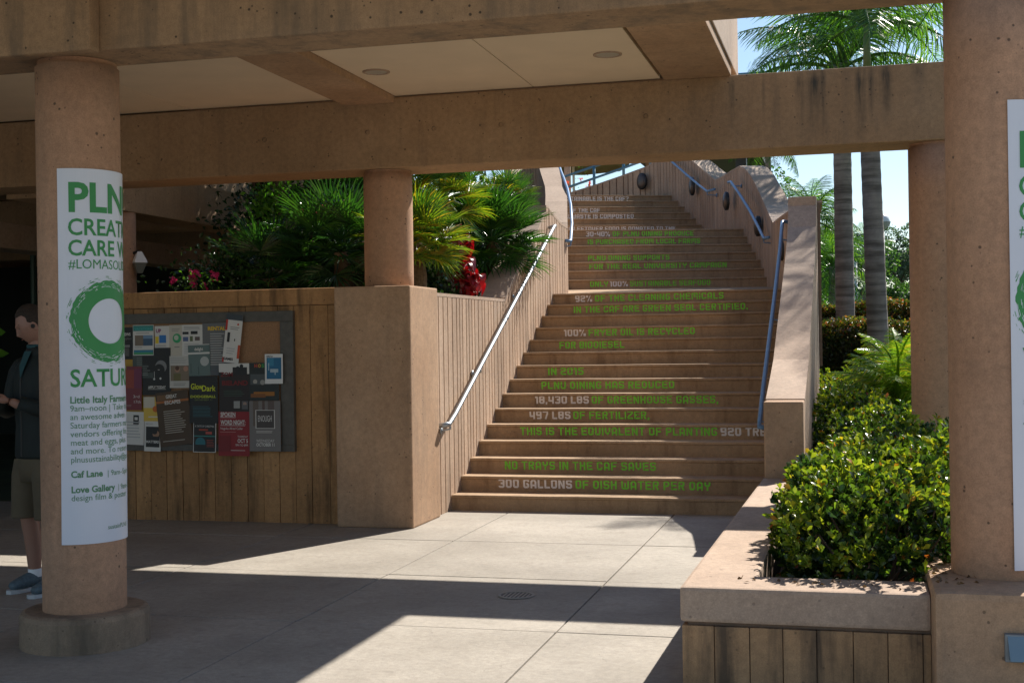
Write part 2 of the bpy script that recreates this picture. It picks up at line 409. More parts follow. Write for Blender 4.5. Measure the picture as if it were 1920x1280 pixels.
def swept_wall(t, pts, thick, side, z0f, ribs_in=True, ribs_out=False, pitch=0.14, pier=None):
    """pts: inner line (x, y, ztop); side +1: wall body to the right of travel, -1: to the left."""
    P = resample(pts, 0.2)
    n = len(P); N = []
    for i in range(n):
        a = P[max(i - 1, 0)].xy; c = P[min(i + 1, n - 1)].xy; tn = (c - a).normalized()
        N.append(Vector((tn.y, -tn.x)) * side)
    def strip(off0, off1, dz0, dz1, name, mat):
        b = MB()
        for i in range(n):
            q = P[i]; a = q.xy + N[i] * off0; c = q.xy + N[i] * off1
            zb = z0f(q) if dz0 is None else q.z + dz0
            b.v += [(a.x, a.y, zb), (a.x, a.y, q.z + dz1), (c.x, c.y, q.z + dz1), (c.x, c.y, zb)]
        for i in range(n - 1):
            k = 4 * i
            fs = [(k, k + 4, k + 5, k + 1), (k + 1, k + 5, k + 6, k + 2), (k + 2, k + 6, k + 7, k + 3), (k + 3, k + 7, k + 4, k)]
            if side < 0: fs = [f[::-1] for f in fs]
            b.f += fs; b.mi += [0] * 4
        b.f += [(0, 1, 2, 3), (4 * n - 1, 4 * n - 2, 4 * n - 3, 4 * n - 4)]; b.mi += [0, 0]
        return b.build(name, mat, t)
    strip(0.022, thick - 0.022, None, -0.03, 'wall_core', M['joint'])
    strip(0.0, thick, -0.03, 0.0, 'coping', M['cap'])
    tot = sum((b_.xy - a.xy).length for a, b_ in zip(P[:-1], P[1:]))
    for face in ([0] if ribs_in else []) + ([1] if ribs_out else []):
        s = 0.004
        while s < tot - 0.03:
            wd = pitch * random.uniform(.55, .62) if random.random() < .25 else pitch * random.uniform(.8, .92)
            e = min(s + wd, tot - .002)
            q0, t0 = path_at(P, s); q1, t1 = path_at(P, e)
            n0 = Vector((t0.y, -t0.x)) * side; n1 = Vector((t1.y, -t1.x)) * side
            o0, o1 = (0.002, 0.03) if face == 0 else (thick - 0.002, thick - 0.03)
            tp = 0.006 * (1 if face == 0 else -1)
            b = MB(); vs = []
            for (q, nn) in ((q0, n0), (q1, n1)):
                a = q.xy + nn * o0; c = q.xy + nn * o1; zb = z0f(q); zt = q.z - 0.031
                vs += [(a.x, a.y, zb), (a.x, a.y, zt), (c.x, c.y, zt), (c.x, c.y, zb)]
            tv = (q1.xy - q0.xy).normalized() * 0.005
            for i in (0, 1): vs[i] = (vs[i][0] + tv.x, vs[i][1] + tv.y, vs[i][2])
            for i in (4, 5): vs[i] = (vs[i][0] - tv.x, vs[i][1] - tv.y, vs[i][2])
            b.add(vs, [(0, 1, 5, 4), (1, 2, 6, 5), (2, 3, 7, 6), (0, 3, 2, 1), (4, 5, 6, 7)])
            b.build('rib', M['rib'], t)
            s = e + 0.012 + random.uniform(0, .004)

def cz(px, py, Zc):      # a point Zc metres along the view direction (used for surveying the far curve)
    u = (px - 960) / 2440.0; v = (640 - py) / 2440.0
    a = u * cos(ROLL) + v * sin(ROLL); c = -u * sin(ROLL) + v * cos(ROLL)
    p = Vector((0, 0, EYE)) + (D + R * a + U * c) * Zc
    return (p.x, p.y, p.z)

# left lower wall: level part, then the rise beside the first flight, then the dip and second rise
lw = thing('left_stair_wall', 'sunlit ribbed concrete wall left of the stairs carrying the silver handrail', 'wall')
swept_wall(lw, [(-3.555, 10.87, 1.965), (-3.555, 13.31, 1.975)], 0.28, -1, lambda q: 0.0)
swept_wall(lw, [(-3.558, 13.315, 1.99), (-3.558, 13.63, 2.20), (-3.558, 14.22, 2.50), (-3.558, 14.75, 2.78), (-3.558, 15.1, 3.0), (-3.558, 15.28, 3.08), (-3.558, 15.285, 3.16), (-3.558, 15.45, 3.16)], 0.30, -1, lambda q: 0.0)
lw2 = thing('upper_left_stair_wall', 'shaded ribbed wall with wavy sunlit coping left of the upper flights', 'wall')
lp = [(-3.56, 15.455, 3.14), (-3.56, 15.75, 3.08), (-3.56, 16.1, 3.02), (-3.56, 16.5, 3.0), cz(1064, 417, 17.0), cz(1063.5, 377, 17.9), cz(1063, 366, 18.3), cz(1060.6, 349.6, 18.9), cz(1050.4, 322, 19.7), cz(1046, 308, 20.1), cz(1040, 306, 20.4),
      cz(1020, 312, 20.8), cz(1006, 325, 21.3), cz(994, 340, 21.9), cz(990, 325, 22.6), cz(985, 300, 23.4), cz(975, 285, 24.2)]
swept_wall(lw2, lp, 0.30, -1, lambda q: 1.0, True, True, 0.15)

rw = thing('right_stair_wall', 'concrete wall right of the stairs with palm shadows across its sloping coping', 'wall')
boxpart('end_pier', (-0.673, -0.375, 10.12, 10.40, 0.02, 1.035), M['conc'], rw, bevel=0.012)
rp = [(-0.673, 10.405, 1.045), (-0.673, 11.0, 1.20), (-0.673, 11.48, 1.335), (-0.673, 12.3, 1.70), (-0.673, 13.3, 2.12), (-0.673, 14.04, 2.46), (-0.673, 14.45, 2.72), (-0.673, 14.66, 2.97)]
swept_wall(rw, rp, 0.298, 1, lambda q: 0.02, True, True, 0.13)
boxpart('top_pier', (-0.676, -0.372, 14.665, 14.9, 0.02, 3.07), M['cap'], rw, bevel=0.01)
rw2 = thing('upper_right_stair_wall', 'curving ribbed wall with wavy top and round wall lamps beside the upper flights', 'wall')
rp2 = [(-0.674, 14.905, 3.05), (-0.69, 15.3, 2.99), cz(1456, 411, 15.6), cz(1449, 417, 16.3), cz(1444, 407, 17.4), cz(1434.6, 385, 18.6), cz(1423, 359, 19.15), cz(1408, 329.6, 19.65), cz(1396, 315, 20.1), cz(1386, 311, 20.6),
       cz(1370, 320, 21.3), cz(1355, 330, 21.9), cz(1341, 337, 22.5), cz(1321, 321, 23.2), cz(1300, 303, 23.8), cz(1278, 288, 24.4), cz(1255, 285, 25.0), cz(1236, 296, 25.5), cz(1214, 311, 25.9), cz(1164, 329.5, 26.2), cz(1113, 347, 26.4), cz(1068, 361, 26.5), cz(1000, 385, 26.6)]
swept_wall(rw2, rp2, 0.36, 1, lambda q: 1.2, True, False, 0.16)

# ------------------------------------------------------------------ stencil lettering
W_ = 0.65; L_, R_, B_, T_, M_ = 0.65, 3.35, 0.65, 5.35, 3.0
def poly(p, closed=False, ch=0.55, nochamfer=()): return ('p', p, closed, ch, nochamfer)
def seg(a, c): return ('p', [a, c], False, 0, ())
def quad(*p): return ('q', p)
G = {
 'A': (4, [poly([(L_, 0), (L_, 4.2), (1.5, T_), (2.5, T_), (R_, 4.2), (R_, 0)], False, 0), seg((1.2, 1.9), (2.8, 1.9))]),
 'B': (4, [poly([(L_, B_), (L_, T_), (R_, T_), (R_, B_)], True), seg((1.3, M_), (2.7, M_))]),
 'C': (4, [poly([(R_, 4.0), (R_, T_), (L_, T_), (L_, B_), (R_, B_), (R_, 2.0)])]),
 'D': (4, [poly([(L_, B_), (L_, T_), (R_, T_), (R_, B_)], True, 0.8)]),
 'E': (4, [poly([(4, T_), (L_, T_), (L_, B_), (4, B_)], False, 0.01), seg((1.3, M_), (3.5, M_))]),
 'F': (4, [poly([(4, T_), (L_, T_), (L_, 0)], False, 0.01), seg((1.3, 2.8), (3.5, 2.8))]),
 'G': (4, [poly([(R_, 4.2), (R_, T_), (L_, T_), (L_, B_), (R_, B_), (R_, 2.8), (2.1, 2.8)])]),
 'H': (4, [seg((L_, 0), (L_, 6)), seg((R_, 0), (R_, 6)), seg((1.3, M_), (2.7, M_))]),
 'I': (1.3, [seg((L_, 0), (L_, 6))]),
 'J': (4, [poly([(R_, 6), (R_, B_), (L_, B_), (L_, 2)])]),
 'K': (4, [seg((L_, 0), (L_, 6)), poly([(R_, 6), (R_, 3.9), (2.5, 3), (R_, 2.1), (R_, 0)], False, 0), seg((1.3, 3), (1.9, 3))]),
 'L': (3.6, [poly([(L_, 6), (L_, B_), (3.6, B_)], False, 0.01)]),
 'M': (5.2, [poly([(L_, 0), (L_, T_), (4.55, T_), (4.55, 0)]), seg((2.6, 1.8), (2.6, 4.7))]),
 'N': (4.2, [seg((L_, 0), (L_, 6)), seg((3.55, 0), (3.55, 6)), quad((1.3, 6), (1.3, 3.6), (2.9, 0), (2.9, 2.4))]),
 'O': (4, [poly([(L_, B_), (L_, T_), (R_, T_), (R_, B_)], True)]),
 'P': (4, [poly([(L_, 0), (L_, T_), (R_, T_), (R_, 2.6), (1.3, 2.6)])]),
 'Q': (4, [poly([(L_, B_), (L_, T_), (R_, T_), (R_, B_)], True), quad((2.0, 2.4), (2.6, 2.9), (2.7, 2.2), (2.4, 1.6))]),
 'R': (4, [poly([(L_, 0), (L_, T_), (R_, T_), (R_, 2.9), (1.3, 2.9)]), quad((1.8, 2.25), (3.1, 2.25), (4.0, 0), (2.7, 0))]),
 'S': (4, [poly([(R_, 4.2), (R_, T_), (L_, T_), (L_, M_), (R_, M_), (R_, B_), (L_, B_), (L_, 1.8)])]),
 'T': (4, [seg((0, T_), (4, T_)), seg((2, 0), (2, 4.7))]),
 'U': (4, [poly([(L_, 6), (L_, B_), (R_, B_), (R_, 6)])]),
 'V': (4, [poly([(L_, 6), (L_, 2.4), (2, 0.9), (R_, 2.4), (R_, 6)], False, 0)]),
 'W': (5.2, [poly([(L_, 6), (L_, B_), (4.55, B_), (4.55, 6)]), seg((2.6, 1.3), (2.6, 4.2))]),
 'Y': (4, [poly([(L_, 6), (L_, 3.1), (R_, 3.1), (R_, 6)]), seg((2, 0), (2, 2.45))]),
 'Z': (4, [poly([(0, T_), (R_, T_), (R_, 4.2), (L_, 1.8), (L_, B_), (4, B_)], False, 0)]),
 '0': (4, [poly([(L_, B_), (L_, T_), (R_, T_), (R_, B_)], True)]),
 '1': (2.2, [poly([(0, 4.9), (1.55, 4.9), (1.55, 0)], False, 0.01), quad((0.9, 5.55), (1.4, 6), (2.2, 6), (2.2, 5.55))]),
 '2': (4, [poly([(L_, 4.2), (L_, T_), (R_, T_), (R_, M_), (L_, M_), (L_, B_), (4, B_)])]),
 '3': (4, [poly([(L_, 4.6), (L_, T_), (R_, T_), (R_, B_), (L_, B_), (L_, 1.4)]), seg((1.4, M_), (2.7, M_))]),
 '4': (4, [poly([(L_, 6), (L_, 2.2), (2.7, 2.2)], False, 0.01), seg((R_, 0), (R_, 6))]),
 '5': (4, [poly([(4, T_), (L_, T_), (L_, 3.2), (R_, 3.2), (R_, B_), (L_, B_), (L_, 1.6)])]),
 '6': (4, [poly([(L_, B_), (L_, T_), (R_, T_), (R_, B_)], True), seg((1.3, M_), (2.7, M_))]),
 '7': (4, [poly([(0, T_), (R_, T_), (R_, 4), (2, 0)], False, 0)]),
 '8': (4, [poly([(L_, B_), (L_, T_), (R_, T_), (R_, B_)], True), seg((1.3, M_), (2.7, M_))]),
 '9': (4, [poly([(2.7, 2.9), (L_, 2.9), (L_, T_), (R_, T_), (R_, B_), (L_, B_)], False, 0.3)]),
 '%': (5.4, [quad((0, 6), (1.9, 6), (1.9, 3.7), (0, 3.7)), quad((3.5, 2.3), (5.4, 2.3), (5.4, 0), (3.5, 0)), quad((3.6, 6), (4.5, 6), (1.8, 0), (0.9, 0))]),
 '-': (2.4, [seg((0.2, 3), (2.2, 3))]), '.': (1.3, [quad((0, 0), (0, 1.3), (1.3, 1.3), (1.3, 0))]),
 ',': (1.3, [quad((0, -0.6), (0, 1.3), (1.3, 1.3), (1.0, -0.6))]),
 '?': (4, [poly([(L_, 4.4), (L_, T_), (R_, T_), (R_, 3.1), (2, 3.1), (2, 2.0)]), quad((1.35, 0), (1.35, 1.2), (2.65, 1.2), (2.65, 0))]),
}
def stroke(pts, closed, ch, hw=0.54):
    pts = [Vector(p) for p in pts]
    if ch:
        q = []; n = len(pts)
        for i, p in enumerate(pts):
            if not closed and i in (0, n - 1): q.append(p); continue
            a = (pts[i - 1] - p); c = (pts[(i + 1) % n] - p); cc = min(ch, a.length * .45, c.length * .45)
            q += [p + a.normalized() * cc, p + c.normalized() * cc]
        pts = q
    n = len(pts); Lf = []; Rt = []
    for i, p in enumerate(pts):
        if closed or 0 < i < n - 1:
            a = (p - pts[i - 1]).normalized(); c = (pts[(i + 1) % n] - p).normalized()
            na = Vector((-a.y, a.x)); nc = Vector((-c.y, c.x)); m_ = (na + nc)
            if m_.length < 1e-4: m_ = na
            m_.normalize(); k = hw / max(0.5, m_.dot(na))
        else:
            a = (pts[1] - p) if i == 0 else (p - pts[i - 1]); a.normalize(); m_ = Vector((-a.y, a.x)); k = hw
        Lf.append(p + m_ * k); Rt.append(p - m_ * k)
    vs = []; fs = []
    for a, c in zip(Lf, Rt): vs += [a, c]
    r = n if closed else n - 1
    for i in range(r):
        j = (i + 1) % n; fs.append((2 * i, 2 * i + 1, 2 * j + 1, 2 * j))
    return vs, fs
def block_text(s, hw=0.54):
    vs = []; fs = []; x = 0
    for chh in s:
        if chh == ' ': x += 2.0; continue
        wd, parts = G[chh]
        for pt in parts:
            if pt[0] == 'p': v, f = stroke(pt[1], pt[2], pt[3], hw)
            else: v = [Vector(q) for q in pt[1]]; f = [tuple(range(len(v)))]
            bb = len(vs); vs += [(q.x + x, q.y) for q in v]; fs += [tuple(i + bb for i in g) for g in f]
        x += wd + 0.75
    return vs, fs, x - 0.75

# ------------------------------------------------------------------ staircase
st = thing('staircase', 'curving flight of concrete steps with green and white stencilled lettering on the risers', 'stairs')
HR, TR = 0.14, 0.305
steps = {}
for k in range(1, 16):
    y = 11.3 + (k - 1) * TR
    steps[k] = (Vector((-3.62, y)), Vector((-0.60, y)), k * HR, HR)
def upper(k, px, py, Zc, z, ang):
    r_ = Vector(cz(px, py, Zc)[:2]); d_ = Vector((-cos(ang), -sin(ang)))
    steps[k] = (r_ + d_ * 3.35, r_ - d_ * 0.12, z, HR)
e2 = [(1436, 519), (1430, 505), (1422, 489), (1415, 475), (1404, 460.5), (1394, 447), (1387, 434)]
for i, (px, py) in enumerate(e2): upper(16 + i, px, py, 18.5 + i * .3, 2.39 + .14 * i, radians(13 + i * 1.1))
e3 = [(1315, 425), (1304, 412), (1292.5, 401.5), (1279, 390.5), (1267, 380), (1255, 369.5)]
for i, (px, py) in enumerate(e3): upper(23 + i, px, py, 23.4 + i * .3, 3.575 + .14 * i, radians(21 + i * .5))
SO = {}
for k, (a, c, z, h) in steps.items():
    u = (c - a).normalized(); nrm = Vector((-u.y, u.x))
    dep = 0.62 if k not in (15, 22) else 0.5
    b = MB()
    prof = [(0.022, z - h - 0.02), (0.022, z - h + .02), (0.016, z - 0.03), (0.0, z - 0.022), (0.0, z - 0.006), (0.006, z), (dep, z), (dep, z - h - .02)]
    # slightly uneven nosings
    seg_n = 10
    for i in range(seg_n + 1):
        q = a.lerp(c, i / seg_n); wob = random.uniform(-.0015, .0015)
        for (dd, zz) in prof: b.v.append((q.x + nrm.x * dd, q.y + nrm.y * dd, zz + (wob if zz > z - .03 else 0)))
    np_ = len(prof)
    for i in range(seg_n):
        for j in range(np_):
            j2 = (j + 1) % np_; A_ = i * np_ + j; B2 = i * np_ + j2
            b.f.append((A_, A_ + np_, B2 + np_, B2)); b.mi.append(0)
    SO[k] = b.build('step', M['step'], st)
# landings
def landing(a0, a1, b0, b1, z0, z1):
    b = MB(); b.add([(a0.x, a0.y, z0), (a1.x, a1.y, z0), (b1.x, b1.y, z1), (b0.x, b0.y, z1), (a0.x, a0.y, z0 - .3), (a1.x, a1.y, z0 - .3), (b1.x, b1.y, z1 - .3), (b0.x, b0.y, z1 - .3)],
                    [(0, 1, 2, 3), (0, 4, 5, 1), (1, 5, 6, 2), (3, 2, 6, 7), (0, 3, 7, 4), (4, 7, 6, 5)])
    b.build('landing', M['step'], st)
for lo, hi in ((15, 16), (22, 23)):
    a, c, z, h = steps[lo]; a2, c2, z2, h2 = steps[hi]
    o_ = Vector((0, 0.3)) if lo == 15 else Vector((-.1, .28))
    o2 = Vector((0, 0.05))
    landing(a + o_, c + o_, a2 + o2, c2 + o2, z + .002, z2 - h2 + .002)
a, c, z, h = steps[28]
b = MB(); b.add([(a.x, a.y + .3, z + .002), (c.x, c.y + .3, z + .002), (c.x - 1, c.y + 2, z + .002), (a.x - 4, a.y + 5, z + .002)], [(0, 1, 2, 3)])
b.build('landing', M['step'], st)

def riser_text(k, parts, letter=None):
    a, c, z, h = steps[k]; u = (c - a).normalized(); nrm = Vector((-u.y, u.x))
    for (s, p0, p1, mk) in parts:
        # horizontal extent where the sight lines meet the riser
        xs_ = []
        for px in (p0, p1):
            uu = (px - 960) / 2440.0; dr_ = (D + R * uu).xy
            # intersect a+u*s = dr*t
            den = u.x * dr_.y - u.y * dr_.x
            s_ = (-a.x * dr_.y + a.y * dr_.x) / den
            xs_.append(s_)
        vs, fs, wd = block_text(s, 0.64 if mk == 'wtext' else 0.54)
        sx = (xs_[1] - xs_[0]) / wd; hh = 0.084 if letter is None else letter; sy = hh / 6
        zb = z - h + 0.034 if k < 16 else z - 0.020 - hh
        out = []
        for (x, y) in vs:
            q = a + u * (xs_[0] + x * sx); zz = zb + y * sy
            dd = 0.022 - 0.006 * (zz - (z - h + .02)) / (h - .05) - 0.003
            out.append((q.x + nrm.x * dd, q.y + nrm.y * dd, zz))
        b = MB(); b.add(out, fs); b.build('lettering', M[mk], SO[k])
g_, w2 = 'gtext', 'wtext'
riser_text(2, [('300 GALLONS', 930, 1068, w2), ('OF DISH WATER PER DAY', 1074, 1328, g_)])
riser_text(3, [('NO TRAYS IN THE CAF SAVES', 942, 1226, g_)])
riser_text(5, [('THIS IS THE EQUIVALENT OF PLANTING', 972, 1342, g_), ('920 TREES', 1348, 1462, w2)])
riser_text(6, [('497 LBS', 990, 1067, w2), ('OF FERTILIZER,', 1072, 1215, g_)])
riser_text(7, [('18,430 LBS', 1001, 1102, w2), ('OF GREENHOUSE GASSES,', 1107, 1345, g_)])
riser_text(8, [('PLNU DINING HAS REDUCED', 1013, 1263, g_)])
riser_text(9, [('IN 2015', 1026, 1093, g_)])
riser_text(11, [('FOR BIODIESEL', 1048, 1170, g_)])
riser_text(12, [('100%', 1057, 1098, w2), ('FRYER OIL IS RECYCLED', 1103, 1303, g_)])
riser_text(14, [('IN THE CAF ARE GREEN SEAL CERTIFIED.', 1076, 1403, g_)])
riser_text(15, [('92%', 1079, 1111, w2), ('OF THE CLEANING CHEMICALS', 1116, 1358, g_)])
riser_text(16, [('ONLY', 1108, 1142, g_), ('100%', 1145, 1179, w2), ('SUSTAINABLE SEAFOOD', 1183, 1334, g_)], .085)
riser_text(18, [('FOR THE REAL UNIVERSITY CAMPAIGN', 1107, 1365, g_)], .085)
riser_text(19, [('PLNU DINING SUPPORTS', 1105, 1258, g_)], .085)
riser_text(21, [('IS PURCHASED FROM LOCAL FARMS', 1105, 1316, g_)], .085)
riser_text(22, [('30-40%', 1102, 1147, w2), ('OF PLNU DINING PRODUCE', 1152, 1304, g_)], .085)
riser_text(23, [('LEFTOVER FOOD IS DONATED TO THE', 1079, 1270, w2), ('ALL', 1056, 1075, w2)], .088)
riser_text(25, [('WASTE IS COMPOSTED', 1076, 1192, w2), ('ALL', 1060, 1073, w2)], .088)
riser_text(26, [('OF THE CAF', 1072, 1129, w2)], .088)
riser_text(28, [('SUSTAINABLE IS THE CAF?', 1055, 1183, w2)], .088)

# ------------------------------------------------------------------ handrails
def rail(label, pts, mat, brackets, ends=None, rad=0.021, wallx=None, bmat=None):
    t = thing('handrail', label, 'handrail', group='stair handrails')
    b = MB(); b.tube(pts, rad, 12); b.build('rail_tube', mat, t, smooth=True)
    for (p, wv) in brackets:
        p = Vector(p); wv = Vector(wv)
        b = MB(); b.tube([p - Vector((0, 0, rad * .8)), p - Vector((0, 0, .055)), p - Vector((0, 0, .07)) + wv * .8, p - Vector((0, 0, .07)) + wv], 0.009, 8)
        e = p - Vector((0, 0, .07)) + wv
        b.tube([e - wv.normalized() * .012, e], .034, 12)
        b.build('bracket', bmat or mat, t, smooth=True)
    return t
X = -3.462; wv = (-.088, 0, 0)
t = rail('sunlit silver handrail on the left stair wall, its lower end bent level', [(X - .085, 10.9, .79), (X - .03, 10.9, .80), (X, 10.905, .81), (X, 10.96, .80), (X, 11.15, .88), (X, 13.1, 1.83), (X, 15.28, 2.90), (X, 15.33, 2.91), (X - .05, 15.35, 2.90), (X - .088, 15.35, 2.89)], M['galv'],
         [((X, 11.0, .815), wv), ((X, 12.0, 1.29), wv), ((X, 13.6, 2.07), wv), ((X, 15.1, 2.81), wv)])
for y, z in ((12.88, 1.72), (12.96, 1.76), (14.28, 2.41)):
    b = MB(); b.tube([(X, y, z), (X, y + .03, z + .0145)], .025, 12); b.build('coupling', M['galv'], t, smooth=True)
X = -0.765; wv = (.088, 0, 0)
rail('blue handrail along the inner side of the right stair wall', [(X + .06, 10.95, .78), (X, 10.93, .79), (X, 11.02, .83), (X, 11.54, 1.1), (X, 13.39, 1.93), (X, 14.54, 2.47), (X, 15.15, 2.84), (X + .02, 15.2, 2.85), (X + .07, 15.2, 2.84)], M['blue'],
     [((X, 11.1, .88), wv), ((X, 13.0, 1.76), wv), ((X, 14.9, 2.68), wv)])
# upper rails follow the curving wall
def off(p, d): return Vector(p) + Vector(d)
p = [cz(1450, 445, 17.0), cz(1441, 447, 17.4), cz(1430, 425, 18.2), cz(1414, 395, 19.0), cz(1393, 362, 19.8), cz(1378, 341, 20.4), cz(1373, 342, 20.6)]
rail('bent blue handrail on the ribbed wall beside the middle flight', [off(q, (-.06, -.02, 0)) for q in p], M['blue'], [(off(p[1], (-.06, -.02, 0)), (.16, .03, 0)), (off(p[5], (-.06, -.02, 0)), (.16, .03, 0))])
p = [cz(1347, 355, 21.9), cz(1333, 359, 22.3), cz(1318, 348, 22.9), cz(1292, 326, 23.8), cz(1268, 305, 24.6), cz(1255, 295, 25.0)]
rail('highest blue handrail on the ribbed wall, emerging under the beam', [off(q, (-.06, -.03, 0)) for q in p], M['blue'], [(off(p[1], (-.06, -.03, 0)), (.16, .05, 0)), (off(p[3], (-.06, -.03, 0)), (.16, .05, 0))])
p = [cz(1060, 451, 16.7), cz(1070, 452, 16.8), cz(1072, 420, 17.2), cz(1070, 385, 17.8), cz(1064, 355, 18.6), cz(1057, 335, 19.3), cz(1051, 320, 19.8), cz(1047, 305, 20.2)]
rail('blue handrail curving up the upper left stair wall', p, M['blue'], [(p[1], (-.08, 0, 0)), (p[4], (-.10, 0, 0))])
# blue railing above the far curved wall
t = thing('blue_railing', 'blue two-bar railing on top of the curved wall above the stairs', 'railing')
for dz in (0.16, 0.40):
    pp = [Vector(cz(px, py, Zc)) + Vector((0, .15, dz)) for (px, py, Zc) in ((1255, 288, 25.2), (1214, 311, 26.0), (1164, 329.5, 26.3), (1113, 347, 26.5), (1040, 372, 26.6))]
    b = MB(); b.tube(pp, .026, 8); b.build('bar', M['teal'], t, smooth=True)
for (px, py, Zc) in ((1167, 328.5, 26.3), (1111.5, 347.5, 26.5), (1218, 310, 26.0)):
    q = Vector(cz(px, py, Zc)) + Vector((0, .15, 0)); b = MB(); b.tube([q + Vector((0, 0, -.05)), q + Vector((0, 0, .40))], .03, 8); b.build('post', M['teal'], t, smooth=True)

# round wall lamps
for (px, py, Zc, r, lb, nx_, ny_) in ((1203, 340, 25.85, .165, 'round dark wall lamp highest and farthest on the curved wall', -.62, -.78), (1297, 350, 23.55, .16, 'round dark wall lamp below the highest handrail', -.93, -.36),
                             (1361, 377, 21.0, .15, 'round dark wall lamp between the two blue wall handrails', -.93, -.36), (1420, 424, 18.9, .15, 'round dark wall lamp behind the bent blue handrail', -.94, -.33), (1466, 470, 15.35, .12, 'round dark wall lamp nearest, partly behind the long blue handrail', -1, 0)):
    q = Vector(cz(px, py, Zc)); nn = Vector((nx_, ny_, 0)).normalized()
    t = thing('wall_lamp', lb, 'wall lamp', q, 'round wall lamps')
    b = MB(); b.lathe([(0.0, .045), (r * .5, .040), (r * .8, .028), (r * .9, .012)], n=24); o = b.build('lamp_cover', M['bronze'], t, smooth=True)
    o.rotation_euler = nn.to_track_quat('Z', 'Y').to_euler(); o.scale = (.8, 1, 1)
    b = MB(); b.lathe([(r * .86, .018), (r, .010), (r, -.03)], n=24); o = b.build('housing', M['black'], t, smooth=True)
    o.rotation_euler = nn.to_track_quat('Z', 'Y').to_euler(); o.scale = (.8, 1, 1)

# ------------------------------------------------------------------ front planter and pedestal
pl = thing('planter_wall', 'low concrete planter wall with sunlit flat top around the glossy shrubs', 'planter')
b = MB()
X0, X1, X2, Y0, Y1, YE = -0.745, -0.43, 0.295, 5.64, 5.95, 10.125
z0, z1 = 0.30, 0.452
for (za, zb) in ((z0, z1),):
    b.box(X0, X2, Y0, Y1, za, zb); b.box(X0, X1, Y1 - .0, YE, za + .0, zb)
me = MB()
# one L shaped coping
vs = [(X0, Y0), (X2, Y0), (X2, Y1), (X1, Y1), (X1, YE), (X0 + .06, YE)]
n = 6
me.v = [(x, y, z0) for x, y in vs] + [(x, y, z1) for x, y in vs]
me.f = [tuple(range(n))[::-1], tuple(range(n, 2 * n))] + [(i, (i + 1) % n, (i + 1) % n + n, i + n) for i in range(n)]; me.mi = [0] * len(me.f)
me.build('coping', M['cap'], pl, bevel=0.016)
boxpart('wall_core', (X0 + .03, X2, Y0 + .035, Y1 - .01, 0, .299), M['joint'], pl, bevel=0)
boxpart('wall_core', (X0 + .03, X1 - .01, Y1 - .012, YE - .002, 0, .299), M['joint'], pl, bevel=0)
x = X0 + .006
while x < X2 - .01:
    x1 = min(x + random.choice((.13, .14, .15)), X2)
    boxpart('board', (x + .0015, x1 - .0015, Y0 + .008 + random.uniform(-.003, .004), Y0 + .036, 0, .284), M['pboard'], pl, bevel=0.003); x = x1
y = Y0 + .04
while y < YE - .05:
    y1 = min(y + .145, YE)
    boxpart('board', (X0 + .008 + random.uniform(-.003, .003), X0 + .031, y + .002, y1 - .002, 0, .284), M['pboard'], pl, bevel=0.003); y = y1
o = boxpart('column_pedestal', (0.295, 1.4, 5.43, 6.45, 0, .505), M['conc'], bevel=0.03)
tag(o, 'bulky concrete pedestal under the right column with an electrical box on it', 'pedestal')
t = thing('electrical_box', 'grey weatherproof socket box on the right pedestal', 'electrical box', (0.60, 5.43, .30))
b = MB(); b.box(-.045, .05, -.035, .0, -.055, .055); b.build('back_box', plain('grey_box', (0.22, 0.24, 0.25), .5, .3), t, bevel=.005)
b = MB(); b.add([(-.035, -.037, .045), (.05, -.037, .045), (.05, -.08, -.04), (-.03, -.08, -.04), (-.035, -.034, .05), (.05, -.034, .05), (.05, -.036, -.045), (-.03, -.036, -.045)],
                [(3, 2, 1, 0), (0, 1, 5, 4), (0, 4, 7, 3), (1, 2, 6, 5), (2, 3, 7, 6)]); b.build('cover_flap', plain('grey_blue_cover', (0.17, 0.25, 0.31), .4), t)
b = MB(); b.tube([(.02, -.05, -.04), (.03, -.055, -.06), (.07, -.05, -.062), (.14, -.03, -.06)], .006, 8); b.build('cord', plain('yellow_cord', (0.7, 0.36, 0.03), .5), t, smooth=True)

# ------------------------------------------------------------------ text through the built-in font
def font_mesh(s, size, bold=0.0, spacing=1.0, shear=0.0):
    cu = bpy.data.curves.new('txt', 'FONT'); cu.body = s; cu.size = size; cu.offset = bold; cu.space_character = spacing; cu.shear = shear
    cu.resolution_u = 3
    ob = bpy.data.objects.new('txt', cu); COL.objects.link(ob)
    dg = bpy.context.evaluated_depsgraph_get(); ev = ob.evaluated_get(dg)
    me = bpy.data.meshes.new_from_object(ev)
    bpy.data.objects.remove(ob); bpy.data.curves.remove(cu)
    return me

def wav(a, z): return .0022 * sin(3 * a + 2.3 * z) + .0016 * sin(5.1 * z + a)
def wrap(me, cyl, ang0, x0, z0, r):
    """bend a flat mesh (x, y) round a vertical cylinder; x is arc length from angle ang0."""
    bm = bmesh.new(); bm.from_mesh(me)
    if not bm.verts: bm.free(); return me
    xs_ = [v.co.x for v in bm.verts]; lo, hi = min(xs_), max(xs_)
    x = lo + .012
    while x < hi:
        bmesh.ops.bisect_plane(bm, geom=bm.verts[:] + bm.edges[:] + bm.faces[:], plane_co=(x, 0, 0), plane_no=(1, 0, 0)); x += .012
    for v in bm.verts:
        a = ang0 + (x0 + v.co.x) / r
        rr = r + wav(a, z0 + v.co.y)
        v.co = Vector((cyl[0] + sin(a) * rr, cyl[1] - cos(a) * rr, z0 + v.co.y))
    bm.to_mesh(me); bm.free(); return me

